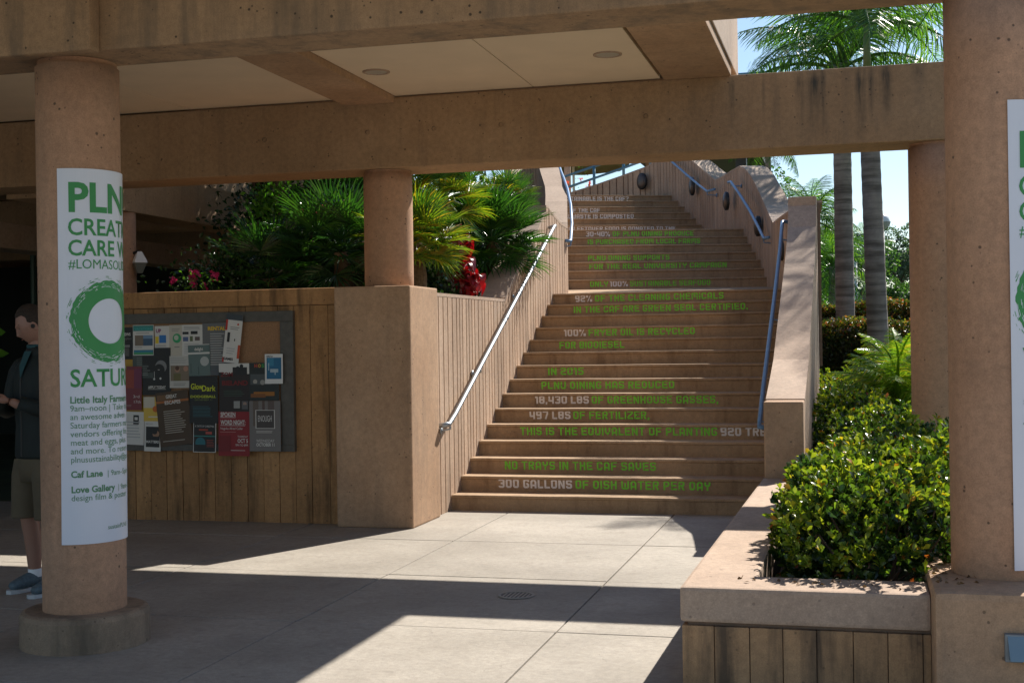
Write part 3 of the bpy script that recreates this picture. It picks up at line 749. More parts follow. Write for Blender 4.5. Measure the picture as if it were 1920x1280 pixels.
def banner(label, cyl, ang, z0, z1, width, lines, ring):
    t = thing('column_banner', label, 'banner', (0, 0, 0), 'green and white column banners')
    r = 0.2165
    b = MB(); nseg = 44; nz = 24
    for i in range(nseg + 1):
        a = ang + width * i / nseg / r
        for k in range(nz + 1):
            z = z0 + (z1 - z0) * k / nz; rr = r + wav(a, z) + (.004 * max(0, 1 - i / 3) * (.5 + .5 * sin(4 * z)))
            b.v.append((cyl[0] + sin(a) * rr, cyl[1] - cos(a) * rr, z))
    for i in range(nseg):
        for k in range(nz):
            o_ = i * (nz + 1) + k; b.f.append((o_, o_ + nz + 1, o_ + nz + 2, o_ + 1)); b.mi.append(0)
    b.build('vinyl_sheet', M['vinyl'], t, smooth=False)
    for (s, x, z, size, bold, mk, sx) in lines:
        me = font_mesh(s, size, bold)
        for v in me.vertices: v.co.x *= sx * 1.06
        me = wrap(me, cyl, ang, x, z, r + .0016); me.materials.clear(); me.materials.append(M[mk])
        link('lettering', me, t)
    # brushed ring emblem
    cx, zc, ro, ri = ring; rnd = random.Random(3)
    b = MB(); n = 72
    for i in range(n):
        a = 2 * pi * i / n; jo = ro * (1 + rnd.uniform(-.02, .03)); b.v += [(cx + cos(a) * ri, sin(a) * ri, 0), (cx + cos(a) * jo, sin(a) * jo, 0)]
    for i in range(n):
        j = (i + 1) % n; b.f.append((2 * i, 2 * i + 1, 2 * j + 1, 2 * j)); b.mi.append(0)
    for i in range(90):
        a = rnd.uniform(0, 2 * pi); rr = ro * rnd.uniform(1.03, 1.12); da = rnd.uniform(.03, .12); th = rnd.uniform(.001, .003)
        b.add([(cx + cos(a) * rr, sin(a) * rr, 0), (cx + cos(a) * (rr + th), sin(a) * (rr + th), 0), (cx + cos(a + da) * (rr + th), sin(a + da) * (rr + th), 0), (cx + cos(a + da) * rr, sin(a + da) * rr, 0)], [(0, 1, 2, 3)])
    b2 = MB()
    for i in range(150):
        a = rnd.uniform(0, 2 * pi); rr = ri + (ro - ri) * rnd.uniform(.45, 1.0) ** .6; da = rnd.uniform(.03, .16); th = rnd.uniform(.0008, .0028)
        b2.add([(cx + cos(a) * rr, sin(a) * rr, 0), (cx + cos(a) * (rr + th), sin(a) * (rr + th), 0), (cx + cos(a + da) * (rr + th), sin(a + da) * (rr + th), 0), (cx + cos(a + da) * rr, sin(a + da) * rr, 0)], [(0, 1, 2, 3)])
    m2 = b2.mesh('brush_gaps', M['vinyl']); m2 = wrap(m2, cyl, ang, 0, zc, r + .0022); link('brush_gap', m2, t, kind='stuff')
    me = b.mesh('ring_emblem', M['ink']); me = wrap(me, cyl, ang, 0, zc, r + .0016); link('ring_emblem', me, t)
    return t

I_, i_ = 'ink', 'inkthin'
lines = [('PLNU', .05, 2.215, .205, .006, I_, .92), ('CREATION', .05, 2.095, .118, .002, I_, .86), ('CARE WEEK', .05, 1.992, .112, .002, I_, .86), ('#LOMASOLIDARITY', .052, 1.925, .068, 0, I_, .86),
         ('SATURDAY:', .052, 1.33, .125, .002, I_, .88), ('Little Italy Farmers', .05, 1.247, .048, .0012, i_, .92), ('9am–noon | Take the', .05, 1.206, .044, 0, i_, .92), ('an awesome adven', .05, 1.163, .044, 0, i_, .92),
         ('Saturday farmers mar', .05, 1.12, .044, 0, i_, .90), ('vendors offering fre', .05, 1.077, .044, 0, i_, .95), ('meat and eggs, plus', .05, 1.034, .044, 0, i_, .92), ('and more. To reserv', .05, .991, .044, 0, i_, .92), ('plnusustainability@po', .05, .948, .044, 0, i_, .88),
         ('Caf Lane', .05, .873, .046, .0014, i_, .92), ('| 9am–5pm', .235, .873, .040, 0, i_, .92), ('Love Gallery', .05, .796, .046, .0014, i_, .92), ('| 9am–5', .305, .796, .040, 0, i_, .92), ('design film & poster', .05, .755, .043, 0, i_, .92), ('sustainPLNU', .235, .60, .032, 0, i_, .9)]
A1 = radians(35 - 31)
banner('green and white event banner wrapped round the left front column', (-3.885, 5.98), A1, .535, 2.43, .60, lines, (.262, 1.66, .205, .115))
lines2 = [('PLNU', .04, 2.215, .205, .006, I_, .92), ('CREATION', .04, 2.095, .118, .002, I_, .86), ('CARE WEEK', .04, 1.992, .112, .002, I_, .86), ('#LOMASOLIDARITY', .042, 1.925, .068, 0, I_, .86), ('WEDNESDAY', .05, 1.38, .125, .002, I_, .88),
          ('Aft', .05, 1.247, .048, .0012, i_, .92), ('Wat', .05, 1.206, .048, .0012, i_, .92), ('Jim', .05, 1.163, .048, .0012, i_, .92), ('5-7', .05, 1.12, .044, 0, i_, .9), ('Com', .05, 1.077, .044, 0, i_, .95), ('par', .05, 1.034, .044, 0, i_, .92),
          ('Caf', .05, .945, .046, .0014, i_, .92), ('pla', .05, .903, .044, 0, i_, .92), ('Love', .05, .83, .046, .0014, i_, .92), ('des', .05, .79, .043, 0, i_, .92)]
banner('green and white event banner on the right column, cut by the photo edge', (0.605, 5.93), radians(-5.8 + 12), .55, 2.49, .60, lines2, (.24, 1.66, .215, .125))

# ------------------------------------------------------------------ notice board
nb = thing('notice_board', 'grey framed cork notice board crowded with flyers on the low wall', 'notice board', (0, 0, 0))
def bx(x): return -6.271 + ((200 + x / 3.765) - 235) * 0.0052
def bz(y): return 1.81 - ((560 + y / 3.765) - 588) * 0.00462
YB = 10.29
fm = plain('board_frame_paint', (0.085, 0.078, 0.066), .6, var=.2)
xa, xb_, za, zb = bx(-260), bx(1332), bz(1080), bz(100)
boxpart('backing', (xa + .02, xb_ - .02, YB - .03, YB + .005, za + .02, zb - .02), plain('cork', (0.30, 0.165, 0.085), .9, var=.3, scale=160, bump=.3), nb, bevel=0)
boxpart('frame', (xa, xb_, YB - .05, YB - .001, zb - .09, zb), fm, nb, bevel=.004)
boxpart('frame', (xa, xb_, YB - .05, YB - .001, za, za + .06), fm, nb, bevel=.004)
boxpart('frame', (xb_ - .12, xb_, YB - .051, YB - .002, za + .061, zb - .091), fm, nb, bevel=.004)
boxpart('frame', (xa, xa + .12, YB - .051, YB - .002, za + .061, zb - .091), fm, nb, bevel=.004)
PM = {}
def pm(c, k=1.0):
    key = tuple(round(x, 3) for x in c)
    if key not in PM: PM[key] = plain('print_%d' % len(PM), c, .55)
    return PM[key]
def srgb(r, g, b_): return tuple((x / 255) ** 2.2 for x in (r, g, b_))
layer = [0]
def flyer(x0, y0, x1, y1, bgc, label, items=(), rot=0, name='flyer'):
    """items: ('r',u0,v0,u1,v1,col) ('t',u,v,size,text,col,bold) ('c',u,v,rad,col) in 0..1 of the sheet, v down"""
    layer[0] += 1
    cx, cz_ = (bx(x0) + bx(x1)) / 2, (bz(y0) + bz(y1)) / 2; wd = bx(x1) - bx(x0); ht = bz(y0) - bz(y1)
    ypos = YB - .0335 - layer[0] * .0016
    if x1 > 1245: ypos = YB - .075
    t = thing(name, label, 'flyer', (cx, ypos, cz_), 'flyers pinned on the notice board')
    t.rotation_euler = (0, radians(rot), 0)
    b = MB(); nn = 6; curl = random.uniform(.0, .006)
    for i in range(nn + 1):
        f = i / nn; z = ht / 2 - f * ht; y = -curl * (f ** 3)
        b.v += [(-wd / 2, y, z), (wd / 2, y, z)]
    for i in range(nn): b.f.append((2 * i, 2 * i + 2, 2 * i + 3, 2 * i + 1)); b.mi.append(0)
    b.build('sheet', pm(bgc), t)
    d = -.0012
    for it in items:
        d -= .0002
        def P(u, v): return (-wd / 2 + u * wd, d - curl * v ** 3, ht / 2 - v * ht)
        if it[0] == 'r':
            _, u0, v0, u1, v1, c = it; b = MB(); k = 4
            for i in range(k + 1):
                v = v0 + (v1 - v0) * i / k; b.v += [P(u0, v), P(u1, v)]
            for i in range(k): b.f.append((2 * i, 2 * i + 2, 2 * i + 3, 2 * i + 1)); b.mi.append(0)
            b.build('printed_block', pm(c), t)
        elif it[0] == 'c':
            _, u, v, r, c = it; b = MB(); q = P(u, v); n = 20
            b.v = [(q[0] + cos(2 * pi * i / n) * r * wd, q[1], q[2] + sin(2 * pi * i / n) * r * wd) for i in range(n)]; b.f = [tuple(range(n))]; b.mi = [0]
            b.build('printed_shape', pm(c), t)
        elif it[0] == 'l':
            _, u0, v0, u1, nl, dv, c = it; b = MB()
            for i in range(nl):
                v = v0 + i * dv; e = u1 - random.uniform(0, .25) * (u1 - u0)
                b.add([P(u0, v), P(u0, v + dv * .35), P(e, v + dv * .35), P(e, v)], [(0, 1, 2, 3)])
            b.build('printed_lines', pm(c), t)
        elif it[0] == 't':
            _, u, v, size, s, c, bold = it[:7]
            me = font_mesh(s, size, bold)
            xsz = [q.co.x for q in me.vertices]; wdt = max(xsz) - min(xsz)
            tw = it[7] * wd if len(it) > 7 else wdt
            k = tw / wdt; q0 = P(u, v)
            for q in me.vertices: q.co = Vector((q0[0] + (q.co.x - min(xsz)) * k, q0[1], q0[2] + q.co.y))
            me.materials.clear(); me.materials.append(pm(c)); link('lettering', me, t)
    return t
WH = (.62, .60, .56); BK = (.012, .012, .012); GY = (.22, .21, .2); TE = (.03, .22, .2)
flyer(125, 425, 292, 1042, (.42, .24, .02), 'mustard yellow backing sheet at the left, peeking between flyers', [])
flyer(130, 195, 228, 425, BK, 'black flyer with white NEWS heading over a plant pot', [('t', .18, .26, .035, 'NEWS', WH, .001, .6), ('t', .15, .38, .03, 'Anyplace', GY, 0, .7), ('r', .25, .55, .72, .62, GY), ('r', .3, .64, .68, .9, (.10, .09, .08))])
flyer(378, 190, 482, 345, WH, 'white flyer with one yellow square and one blue square', [('t', .1, .3, .045, 'UP', (.25, .05, .15), .002, .35), ('r', .05, .48, .28, .8, (.7, .5, .03)), ('r', .32, .42, .78, .78, (.02, .16, .45)), ('l', .1, .88, .9, 2, .05, GY)])
flyer(482, 185, 572, 410, (.5, .46, .38), 'beige flyer with a green globe', [('l', .2, .12, .9, 2, .05, GY), ('c', .6, .42, .33, (.03, .33, .12)), ('c', .55, .40, .18, (.45, .5, .4)), ('r', .4, .68, .8, .71, GY)])
flyer(572, 185, 718, 410, WH, 'white flyer with two rows of small pictures', [('l', .1, .06, .9, 3, .04, GY), ('r', .03, .22, .32, .3, BK), ('r', .42, .2, .75, .3, BK), ('r', .05, .38, .3, .52, (.08, .12, .25)), ('r', .38, .36, .52, .52, (.1, .13, .05)), ('r', .62, .38, .85, .5, (.12, .08, .07)), ('l', .1, .6, .9, 7, .05, (.4, .4, .4))])
flyer(715, 175, 905, 545, (.13, .13, .13), 'grey sheet headed RENTALS in yellow', [('t', .2, .14, .045, 'RENTALS', (.65, .42, .02), .002, .72), ('l', .28, .2, .8, 14, .045, (.4, .4, .38)), ('r', 0, .82, 1, 1, (.08, .09, .1))])
flyer(222, 395, 368, 560, (.06, .075, .065), 'dark grey-green text sheet under the photo collage', [('l', .2, .12, .85, 9, .09, (.2, .22, .2))])
flyer(290, 345, 492, 682, BK, 'black flyer reading APPLY TODAY', [('t', .2, .86, .032, 'APPLY TODAY', WH, .001, .62), ('r', .2, .875, .82, .882, WH), ('c', .66, .40, .2, (.2, .2, .2)), ('c', .6, .47, .19, BK), ('c', .42, .66, .035, WH), ('c', .64, .65, .035, WH), ('r', .42, .5, .435, .66, WH), ('r', .55, .46, .62, .47, WH)])
flyer(228, 180, 376, 398, WH, 'white flyer with teal header and a photo strip', [('r', .02, .02, .98, .2, TE), ('t', .08, .17, .03, 'VACATIONS', (.05, .35, .33), .001, .85), ('l', .15, .26, .85, 1, .05, GY), ('r', .1, .34, .5, .68, (.18, .14, .1)), ('r', .5, .34, .95, .68, (.04, .09, .16)), ('r', .5, .34, .95, .45, (.16, .27, .4)), ('l', .1, .73, .5, 1, .03, BK), ('r', .05, .82, .98, .9, (.03, .2, .3)), ('r', .05, .9, .98, .97, (.05, .3, .12))])
flyer(485, 405, 627, 632, (.5, .48, .44), 'white flyer with a photo of two smiling people', [('r', .05, .3, .98, .78, (.2, .15, .1)), ('c', .38, .42, .13, (.36, .2, .13)), ('c', .38, .38, .1, (.09, .04, .02)), ('c', .8, .40, .12, (.4, .22, .15)), ('r', .2, .55, .55, .78, (.14, .12, .04)), ('l', .05, .06, .9, 4, .05, (.35, .35, .33)), ('l', .2, .85, .9, 2, .05, GY)])
flyer(618, 325, 768, 548, (.11, .16, .15), 'grey-teal flyer with a pale round moon shape', [('r', 0, 0, 1, .02, WH), ('r', 0, .25, 1, .31, WH), ('t', .3, .19, .035, 'delight', WH, .001, .4), ('c', .75, .54, .2, (.42, .44, .42)), ('r', .1, .6, .12, .9, (.05, .08, .07)), ('r', .45, .7, .47, .95, (.05, .08, .07))], rot=-1.5)
flyer(130, 475, 288, 788, (.18, .03, .04), 'maroon and yellow flyer dated 3rd and 17th', [('r', 0, 0, .3, .35, (.32, .27, .03)), ('r', .2, .08, .75, .5, (.28, .05, .03)), ('r', .65, .05, 1, .5, (.16, .03, .07)), ('t', .62, .72, .035, '3rd', WH, 0, .28), ('t', .66, .84, .035, '17th', WH, 0, .3), ('l', .1, .88, .6, 2, .03, (.3, .2, .2))], rot=1)
flyer(130, 800, 300, 1036, WH, 'white flyer with three dark dots and a phone picture', [('c', .1, .2, .09, BK), ('c', .1, .47, .09, BK), ('c', .1, .74, .09, BK), ('r', .55, .1, .78, .38, BK), ('r', .6, .16, .73, .25, WH), ('l', .28, .3, .9, 6, .09, (.4, .4, .4))], rot=2)
flyer(300, 695, 412, 868, (.62, .42, .06), 'yellow and white flyer with orange splashes', [('r', 0, 0, .7, .45, (.55, .5, .4)), ('c', .75, .5, .18, (.5, .12, .01)), ('r', .3, .8, .9, .84, WH)])
flyer(303, 868, 420, 1083, WH, 'small portrait flyer titled MATTERS, below the yellow one', [('r', .1, .18, .92, .86, BK), ('c', .7, .42, .2, (.3, .17, .1)), ('c', .62, .33, .17, BK), ('t', .12, .72, .03, 'MATTERS', WH, .001, .76), ('t', .1, .12, .02, 'MAY 6-10', GY, 0, .4)], rot=1.5)
flyer(400, 655, 630, 1040, (.065, .035, .015), 'brown tilted flyer headed GREAT ESCAPES', [('r', 0, .16, 1, .2, (.35, .11, .02)), ('r', .05, .05, .5, .15, (.16, .08, .03)), ('t', .32, .12, .042, 'GREAT', WH, .001, .34), ('t', .27, .23, .042, 'ESCAPES', WH, .001, .48), ('l', .2, .35, .85, 11, .04, (.4, .36, .3)), ('l', .1, .9, .9, 1, .04, (.4, .36, .3))], rot=-6)
flyer(625, 548, 822, 882, BK, 'black flyer reading Glow in the Dark DODGEBALL in yellow-green', [('t', .06, .28, .07, 'Glow', (.6, .65, .02), .001, .42), ('t', .45, .32, .07, 'Dark', (.6, .65, .02), .001, .48), ('t', .04, .46, .03, 'DODGEBALL', (.45, .5, .03), .001, .9), ('t', .2, .52, .018, 'NOVEMBER 11', (.2, .25, .05), 0, .6), ('l', .12, .64, .85, 8, .03, (.03, .12, .14))])
flyer(648, 865, 806, 1087, WH, 'small black and teal flyer with white border and a blue disc', [('r', .03, .02, .97, .98, BK), ('r', .03, .47, .97, .5, TE), ('c', .32, .7, .22, (.02, .14, .17)), ('t', .08, .2, .024, 'A TASTE OF CHRISTMAS', WH, 0, .84), ('r', .25, .26, .65, .31, (.35, .05, .02)), ('r', .55, .34, .82, .42, (.4, .07, .05)), ('l', .6, .6, .92, 5, .05, (.3, .05, .03))], rot=1)
flyer(833, 462, 1042, 800, (.02, .012, .01), 'black flyer with red ZOMBIELAND style letters and figures in silhouette', [('r', 0, 0, 1, .22, WH), ('r', .45, .08, .92, .24, BK), ('c', .62, .1, .06, BK), ('c', .74, .06, .06, BK), ('r', .7, .04, .74, .2, BK), ('r', .0, .18, .15, .26, BK), ('t', .05, .27, .05, 'ZOM', (.15, .008, .008), .002, .4), ('t', .1, .45, .055, 'BIELAND', (.17, .01, .01), .002, .84), ('l', .15, .56, .9, 4, .035, (.04, .08, .05)), ('r', .48, .78, .68, .93, (.3, .3, .28)), ('r', .74, .78, .94, .95, (.1, .1, .1)), ('c', .84, .84, .06, (.3, .2, .15))])
flyer(1040, 460, 1240, 722, (.015, .02, .018), 'black flyer with coloured HOST letters and an orange flare', [('t', .18, .12, .04, 'H', (.4, .05, .02), .002, .1), ('t', .3, .12, .04, 'O', (.45, .25, .02), .002, .1), ('t', .42, .12, .04, 'S', (.04, .25, .05), .002, .1), ('r', .04, .3, .75, .58, (.07, .08, .08)), ('c', .2, .5, .07, (.35, .33, .28)), ('c', .45, .52, .08, (.3, .3, .27)), ('r', .15, .77, .85, .88, (.32, .12, .01)), ('r', .05, .82, .55, .92, (.2, .07, .01))])
flyer(825, 797, 1037, 1110, (.23, .008, .012), 'red flyer reading SPOKEN WORD NIGHT', [('t', .07, .12, .052, 'SPOKEN', WH, .0015, .48), ('r', .06, .135, .56, .145, WH), ('t', .07, .3, .055, 'WORD NIGHT:', WH, .0015, .8), ('r', .06, .315, .86, .325, WH), ('t', .07, .41, .028, 'Nagoka Afred Cellar', WH, 0, .72), ('l', .05, .46, .6, 1, .03, (.4, .2, .18)), ('t', .62, .59, .026, 'THURSDAY', WH, 0, .33), ('t', .62, .70, .045, 'OCT 5', WH, .001, .33), ('t', .55, .78, .026, '7PM TO 8PM', WH, 0, .40), ('l', .4, .87, .9, 1, .03, WH), ('r', .02, .55, .4, .9, (.17, .006, .008))], rot=.5)
flyer(1040, 725, 1250, 1075, (.17, .155, .145), 'grey flyer with boxed ENOUGH and the date October 11', [('r', .12, .0, .3, .5, (.12, .09, .07)), ('r', .42, .0, .5, .18, (.10, .06, .05)), ('r', .6, .0, .8, .45, (.11, .08, .07)), ('r', .2, .18, .82, .55, WH), ('r', .225, .19, .795, .54, (.06, .05, .045)), ('t', .28, .41, .075, 'ENOUGH', WH, 0, .44), ('l', .22, .6, .78, 2, .025, WH), ('t', .22, .82, .035, 'WEDNESDAY', WH, 0, .58), ('t', .22, .9, .038, 'OCTOBER 11', WH, .001, .58)])
flyer(1150, 400, 1270, 606, (.66, .66, .64), 'white bordered flyer with a blue sailing picture over the right frame', [('r', .1, .12, .92, .84, (.01, .12, .24)), ('t', .1, .1, .018, '100% Fun', BK, .0005, .35), ('r', .15, .14, .5, .4, (.03, .2, .33)), ('r', .3, .5, .75, .62, (.35, .45, .5)), ('r', .2, .3, .24, .55, (.4, .5, .55)), ('r', .55, .52, .6, .7, (.4, .5, .55))])
flyer(878, 118, 990, 458, WH, 'tall narrow tilted flyer with red edges and dark top', [('r', 0, 0, 1, .12, (.04, .05, .06)), ('r', 0, .12, .12, .34, (.45, .02, .01)), ('r', .86, .62, 1, .9, (.5, .06, .01)), ('r', 0, .9, .1, 1, (.45, .02, .01)), ('r', .16, .38, .32, .58, BK), ('t', .05, .95, .03, 'GAMES', BK, .001, .6), ('c', .75, .2, .06, (.5, .06, .02)), ('l', .3, .26, .85, 2, .04, GY), ('l', .2, .7, .7, 3, .05, (.4, .4, .4)), ('r', .6, .5, .66, .55, BK)], rot=7)


# ------------------------------------------------------------------ foliage
RN = np.random.default_rng(11)
def np_mesh(name, V, F, mat, smooth=False):
    me = bpy.data.meshes.new(name); k = F.shape[1]
    me.vertices.add(len(V)); me.vertices.foreach_set('co', V.astype(np.float32).ravel())
    me.loops.add(F.size); me.loops.foreach_set('vertex_index', F.astype(np.int32).ravel())
    me.polygons.add(len(F)); me.polygons.foreach_set('loop_start', np.arange(0, F.size, k, dtype=np.int32)); me.polygons.foreach_set('loop_total', np.full(len(F), k, dtype=np.int32))
    me.materials.append(mat); me.update(calc_edges=True); me.validate()
    return me

def unit(a): return a / np.maximum(np.linalg.norm(a, axis=-1, keepdims=True), 1e-9)

def leaves_mesh(name, P, Dn, L, Wd, mat, fold=0.25, curl=0.15):
    """P base points, Dn growth direction; obovate folded leaves of 4 triangles."""
    n = len(P); Dn = unit(Dn)
    rnd = unit(RN.normal(size=(n, 3))); S = unit(np.cross(Dn, rnd)); Nn = np.cross(S, Dn)
    Nn = np.where((Nn[:, 2:3] < 0), -Nn, Nn); S = np.cross(Dn, Nn)
    L = np.broadcast_to(L, (n,))[:, None] * RN.uniform(.7, 1.15, (n, 1)); Wd = np.broadcast_to(Wd, (n,))[:, None] * RN.uniform(.8, 1.15, (n, 1))
    a = P; m1 = P + Dn * L * .6 + Nn * L * curl * .4; tip = P + Dn * L - Nn * L * curl * .3
    l = P + Dn * L * .62 + S * Wd * .5 + Nn * Wd * fold; r_ = P + Dn * L * .62 - S * Wd * .5 + Nn * Wd * fold
    V = np.stack([a, l, m1, r_, tip], 1).reshape(-1, 3)
    b = np.arange(n)[:, None] * 5
    F = np.concatenate([b + np.array([[0, 2, 1]]), b + np.array([[0, 3, 2]]), b + np.array([[1, 2, 4]]), b + np.array([[2, 3, 4]])], 0)
    return np_mesh(name, V, F, mat)

LM = {}
LM['haw'] = leafmat('hawthorn_leaf', [(0, (0.012, 0.028, 0.012)), (.5, (0.028, 0.06, 0.014)), (.9, (0.08, 0.12, 0.02)), (.985, (0.13, 0.18, 0.02)), (1, (0.36, 0.04, 0.02))], .3, .38)
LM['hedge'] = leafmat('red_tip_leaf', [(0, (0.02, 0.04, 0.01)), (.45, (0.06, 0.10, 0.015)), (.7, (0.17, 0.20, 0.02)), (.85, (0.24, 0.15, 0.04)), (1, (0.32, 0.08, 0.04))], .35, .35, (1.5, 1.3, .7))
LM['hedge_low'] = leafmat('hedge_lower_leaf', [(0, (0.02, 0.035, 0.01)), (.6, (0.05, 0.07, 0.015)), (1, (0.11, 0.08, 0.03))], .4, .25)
LM['tree'] = leafmat('tree_leaf', [(0, (0.02, 0.05, 0.02)), (.6, (0.05, 0.11, 0.03)), (1, (0.11, 0.19, 0.04))], .5, .35)
LM['euc'] = leafmat('eucalyptus_leaf', [(0, (0.04, 0.07, 0.05)), (.6, (0.07, 0.12, 0.08)), (1, (0.13, 0.18, 0.11))], .5, .3)
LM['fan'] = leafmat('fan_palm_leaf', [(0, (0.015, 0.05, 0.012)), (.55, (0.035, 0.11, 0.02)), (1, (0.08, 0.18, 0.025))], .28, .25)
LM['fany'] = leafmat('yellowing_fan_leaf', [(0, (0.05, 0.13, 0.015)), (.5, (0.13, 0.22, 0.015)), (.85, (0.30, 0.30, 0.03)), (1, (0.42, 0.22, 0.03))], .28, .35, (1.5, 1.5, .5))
LM['fand'] = leafmat('shaded_fan_leaf', [(0, (0.010, 0.035, 0.012)), (.6, (0.02, 0.07, 0.02)), (1, (0.05, 0.11, 0.025))], .3, .2)  # darker copy of the fan leaf, shade of the left bed painted in
LM['queen'] = leafmat('palm_frond_leaf', [(0, (0.025, 0.07, 0.02)), (.6, (0.06, 0.15, 0.025)), (1, (0.16, 0.26, 0.03))], .35, .4)
LM['pygmy'] = leafmat('yellow_green_frond', [(0, (0.08, 0.16, 0.02)), (.7, (0.20, 0.30, 0.03)), (1, (0.42, 0.33, 0.03))], .35, .4)
LM['ti'] = leafmat('red_ti_leaf', [(0, (0.06, 0.006, 0.010)), (.6, (0.20, 0.012, 0.018)), (1, (0.36, 0.05, 0.03))], .3, .3, (2.0, .5, .5))
LM['pink'] = leafmat('bougainvillea_bract', [(0, (0.5, 0.02, 0.12)), (1, (0.7, 0.05, 0.2))], .6, .4, (1.3, .8, 1.0))
LM['redfl'] = leafmat('red_flower_petal', [(0, (0.5, 0.02, 0.02)), (1, (0.65, 0.2, 0.08))], .6, .4, (1.3, .8, .8))
M['bark'] = plain('brown_bark', (0.11, 0.075, 0.05), .9, var=.4, scale=15, bump=.6)
M['twig'] = plain('thin_brown_stem', (0.09, 0.055, 0.035), .8, var=.3)
M['fibre'] = plain('palm_fibre', (0.13, 0.085, 0.045), .95, var=.5, scale=40, bump=.8)

def shrub(label, cx, cy, rx, ry, z0, ztop, leaf, L=.05, Wd=.026, ros=260, name='hawthorn_shrub', cat='shrub', group=None, per=7, inner=.35, stems=26, lowmat=None, tip=None):
    t = thing(name, label, cat, (cx, cy, z0), group)
    h = ztop - z0
    # surface rosettes on a bumpy superellipsoid
    ph = RN.uniform(0, 2 * pi, ros); ct = RN.uniform(-.35, 1, ros); stt = np.sqrt(np.clip(1 - ct ** 2, 0, 1))
    d = np.stack([np.cos(ph) * stt, np.sin(ph) * stt, ct], 1)
    bump = 1 + .05 * np.sin(ph * 9 - cx * 5) + .07 * np.sin(ph * 5 + cx * 9) + .07 * np.sin(ct * 7 + ph * 3 + cy * 5) + RN.normal(0, .05, ros)
    rad = np.where(RN.random(ros) < inner, RN.uniform(.45, .9, ros), 1.0) * bump
    sup = (np.abs(d[:, 0]) ** 3 + np.abs(d[:, 1]) ** 3 + np.abs(d[:, 2]) ** 3) ** (-1 / 3.)
    C = d * (rad * sup)[:, None] * np.array([rx, ry, h * .62]); C[:, 2] += h * .40
    keep = C[:, 2] > 0.02; C = C[keep]; m = len(C); dd = unit(C - np.array([0, 0, h * .2]))
    ax = unit(dd * .8 + np.array([0, 0, .8]) + RN.normal(0, .25, (m, 3)))
    P = np.repeat(C, per, 0); A_ = np.repeat(ax, per, 0); k = len(P)
    rr = unit(np.cross(A_, RN.normal(size=(k, 3))))
    op = RN.uniform(.35, 1.5, (k, 1)); Dn = unit(A_ + rr * op)
    P = P - A_ * RN.uniform(0, .05, (k, 1))
    me = leaves_mesh('leaves', P, Dn, L, Wd, leaf)
    if lowmat:
        me.materials.append(lowmat); zz = P[:, 2]; thr = h * .55
        mi = np.tile((zz < thr + RN.normal(0, h * .12, k)).astype(np.int32), 4); me.polygons.foreach_set('material_index', mi)
    if tip:
        me.materials.append(tip); tf = np.repeat(((rad > .93) & (d[:, 2] > -.1) & (RN.random(ros) < .72))[keep], per)
        me.polygons.foreach_set('material_index', np.tile(tf.astype(np.int32), 4))
    link('foliage', me, t, None, 'stuff')
    b = MB()
    for i in range(stems):
        j = RN.integers(0, m); e = Vector(C[j]); s = Vector((RN.normal(0, rx * .2), RN.normal(0, ry * .2), -.05)); mid = s.lerp(e, .5) + Vector((RN.normal(0, .05), RN.normal(0, .05), .03))
        b.tube([s, mid, e], [.008, .006, .003], 5, cap=False)
    b.build('stems', M['twig'], t, kind='stuff')
    return t
LM['hawtip'] = leafmat('hawthorn_new_leaf', [(0, (0.05, 0.11, 0.014)), (.4, (0.13, 0.21, 0.02)), (.85, (0.30, 0.36, 0.04)), (.95, (0.40, 0.38, 0.03)), (1, (0.42, 0.12, 0.03))], .32, .40, (1.5, 1.45, .5))
SG = 'glossy shrubs in the right planter'
shrub('glossy green shrub in the front right corner of the planter against the pedestal', .10, 6.42, .40, .40, .27, .86, LM['haw'], tip=LM['hawtip'], L=.047, Wd=.026, per=8, ros=837, group=SG)
shrub('glossy shrub spilling toward the planter wall top at its inner left', -.10, 6.95, .29, .46, .27, .86, LM['haw'], tip=LM['hawtip'], L=.047, Wd=.026, per=8, ros=756, group=SG)
shrub('yellow-tipped shrub just left of the thick right column', .55, 6.95, .42, .40, .27, .98, LM['haw'], tip=LM['hawtip'], L=.047, Wd=.026, per=8, ros=702, group=SG)
shrub('glossy shrub in the middle of the planter behind the front ones', .22, 7.55, .48, .44, .28, .88, LM['haw'], tip=LM['hawtip'], L=.047, Wd=.026, per=8, ros=756, group=SG)
shrub('glossy shrub brushing the planter wall near the stair end pier', -.10, 8.3, .27, .52, .30, .78, LM['haw'], tip=LM['hawtip'], L=.047, Wd=.026, per=8, ros=648, group=SG)
shrub('rounded shrub below the stained beam end column', .50, 8.6, .5, .5, .32, .95, LM['haw'], tip=LM['hawtip'], L=.047, Wd=.026, per=8, ros=648, group=SG)
shrub('green shrub touching the ribbed outer face of the stair wall', -.0, 9.6, .28, .6, .34, .76, LM['haw'], tip=LM['hawtip'], L=.047, Wd=.026, per=8, ros=621, group=SG)
shrub('low green shrub behind the planter, below the yellowish palm', .40, 11.2, .6, .7, .40, .92, LM['haw'], tip=LM['hawtip'], L=.047, Wd=.026, per=8, ros=702, group=SG)
shrub('far green shrub along the stair wall, in front of the palm tuft', .0, 12.6, .38, .7, .45, .98, LM['haw'], tip=LM['hawtip'], L=.047, Wd=.026, per=8, ros=621, group=SG)
shrub('farthest low green shrub in front of the clipped hedge', .1, 14.6, .5, .8, .50, 1.07, LM['haw'], tip=LM['hawtip'], L=.047, Wd=.026, per=8, ros=621, group=SG)
shrub('leafy green shrub half hidden between the yellow palm and the hedge', -.05, 17.2, .55, .9, .60, 1.08, LM['haw'], tip=LM['hawtip'], L=.047, Wd=.026, per=8, ros=567, group=SG)

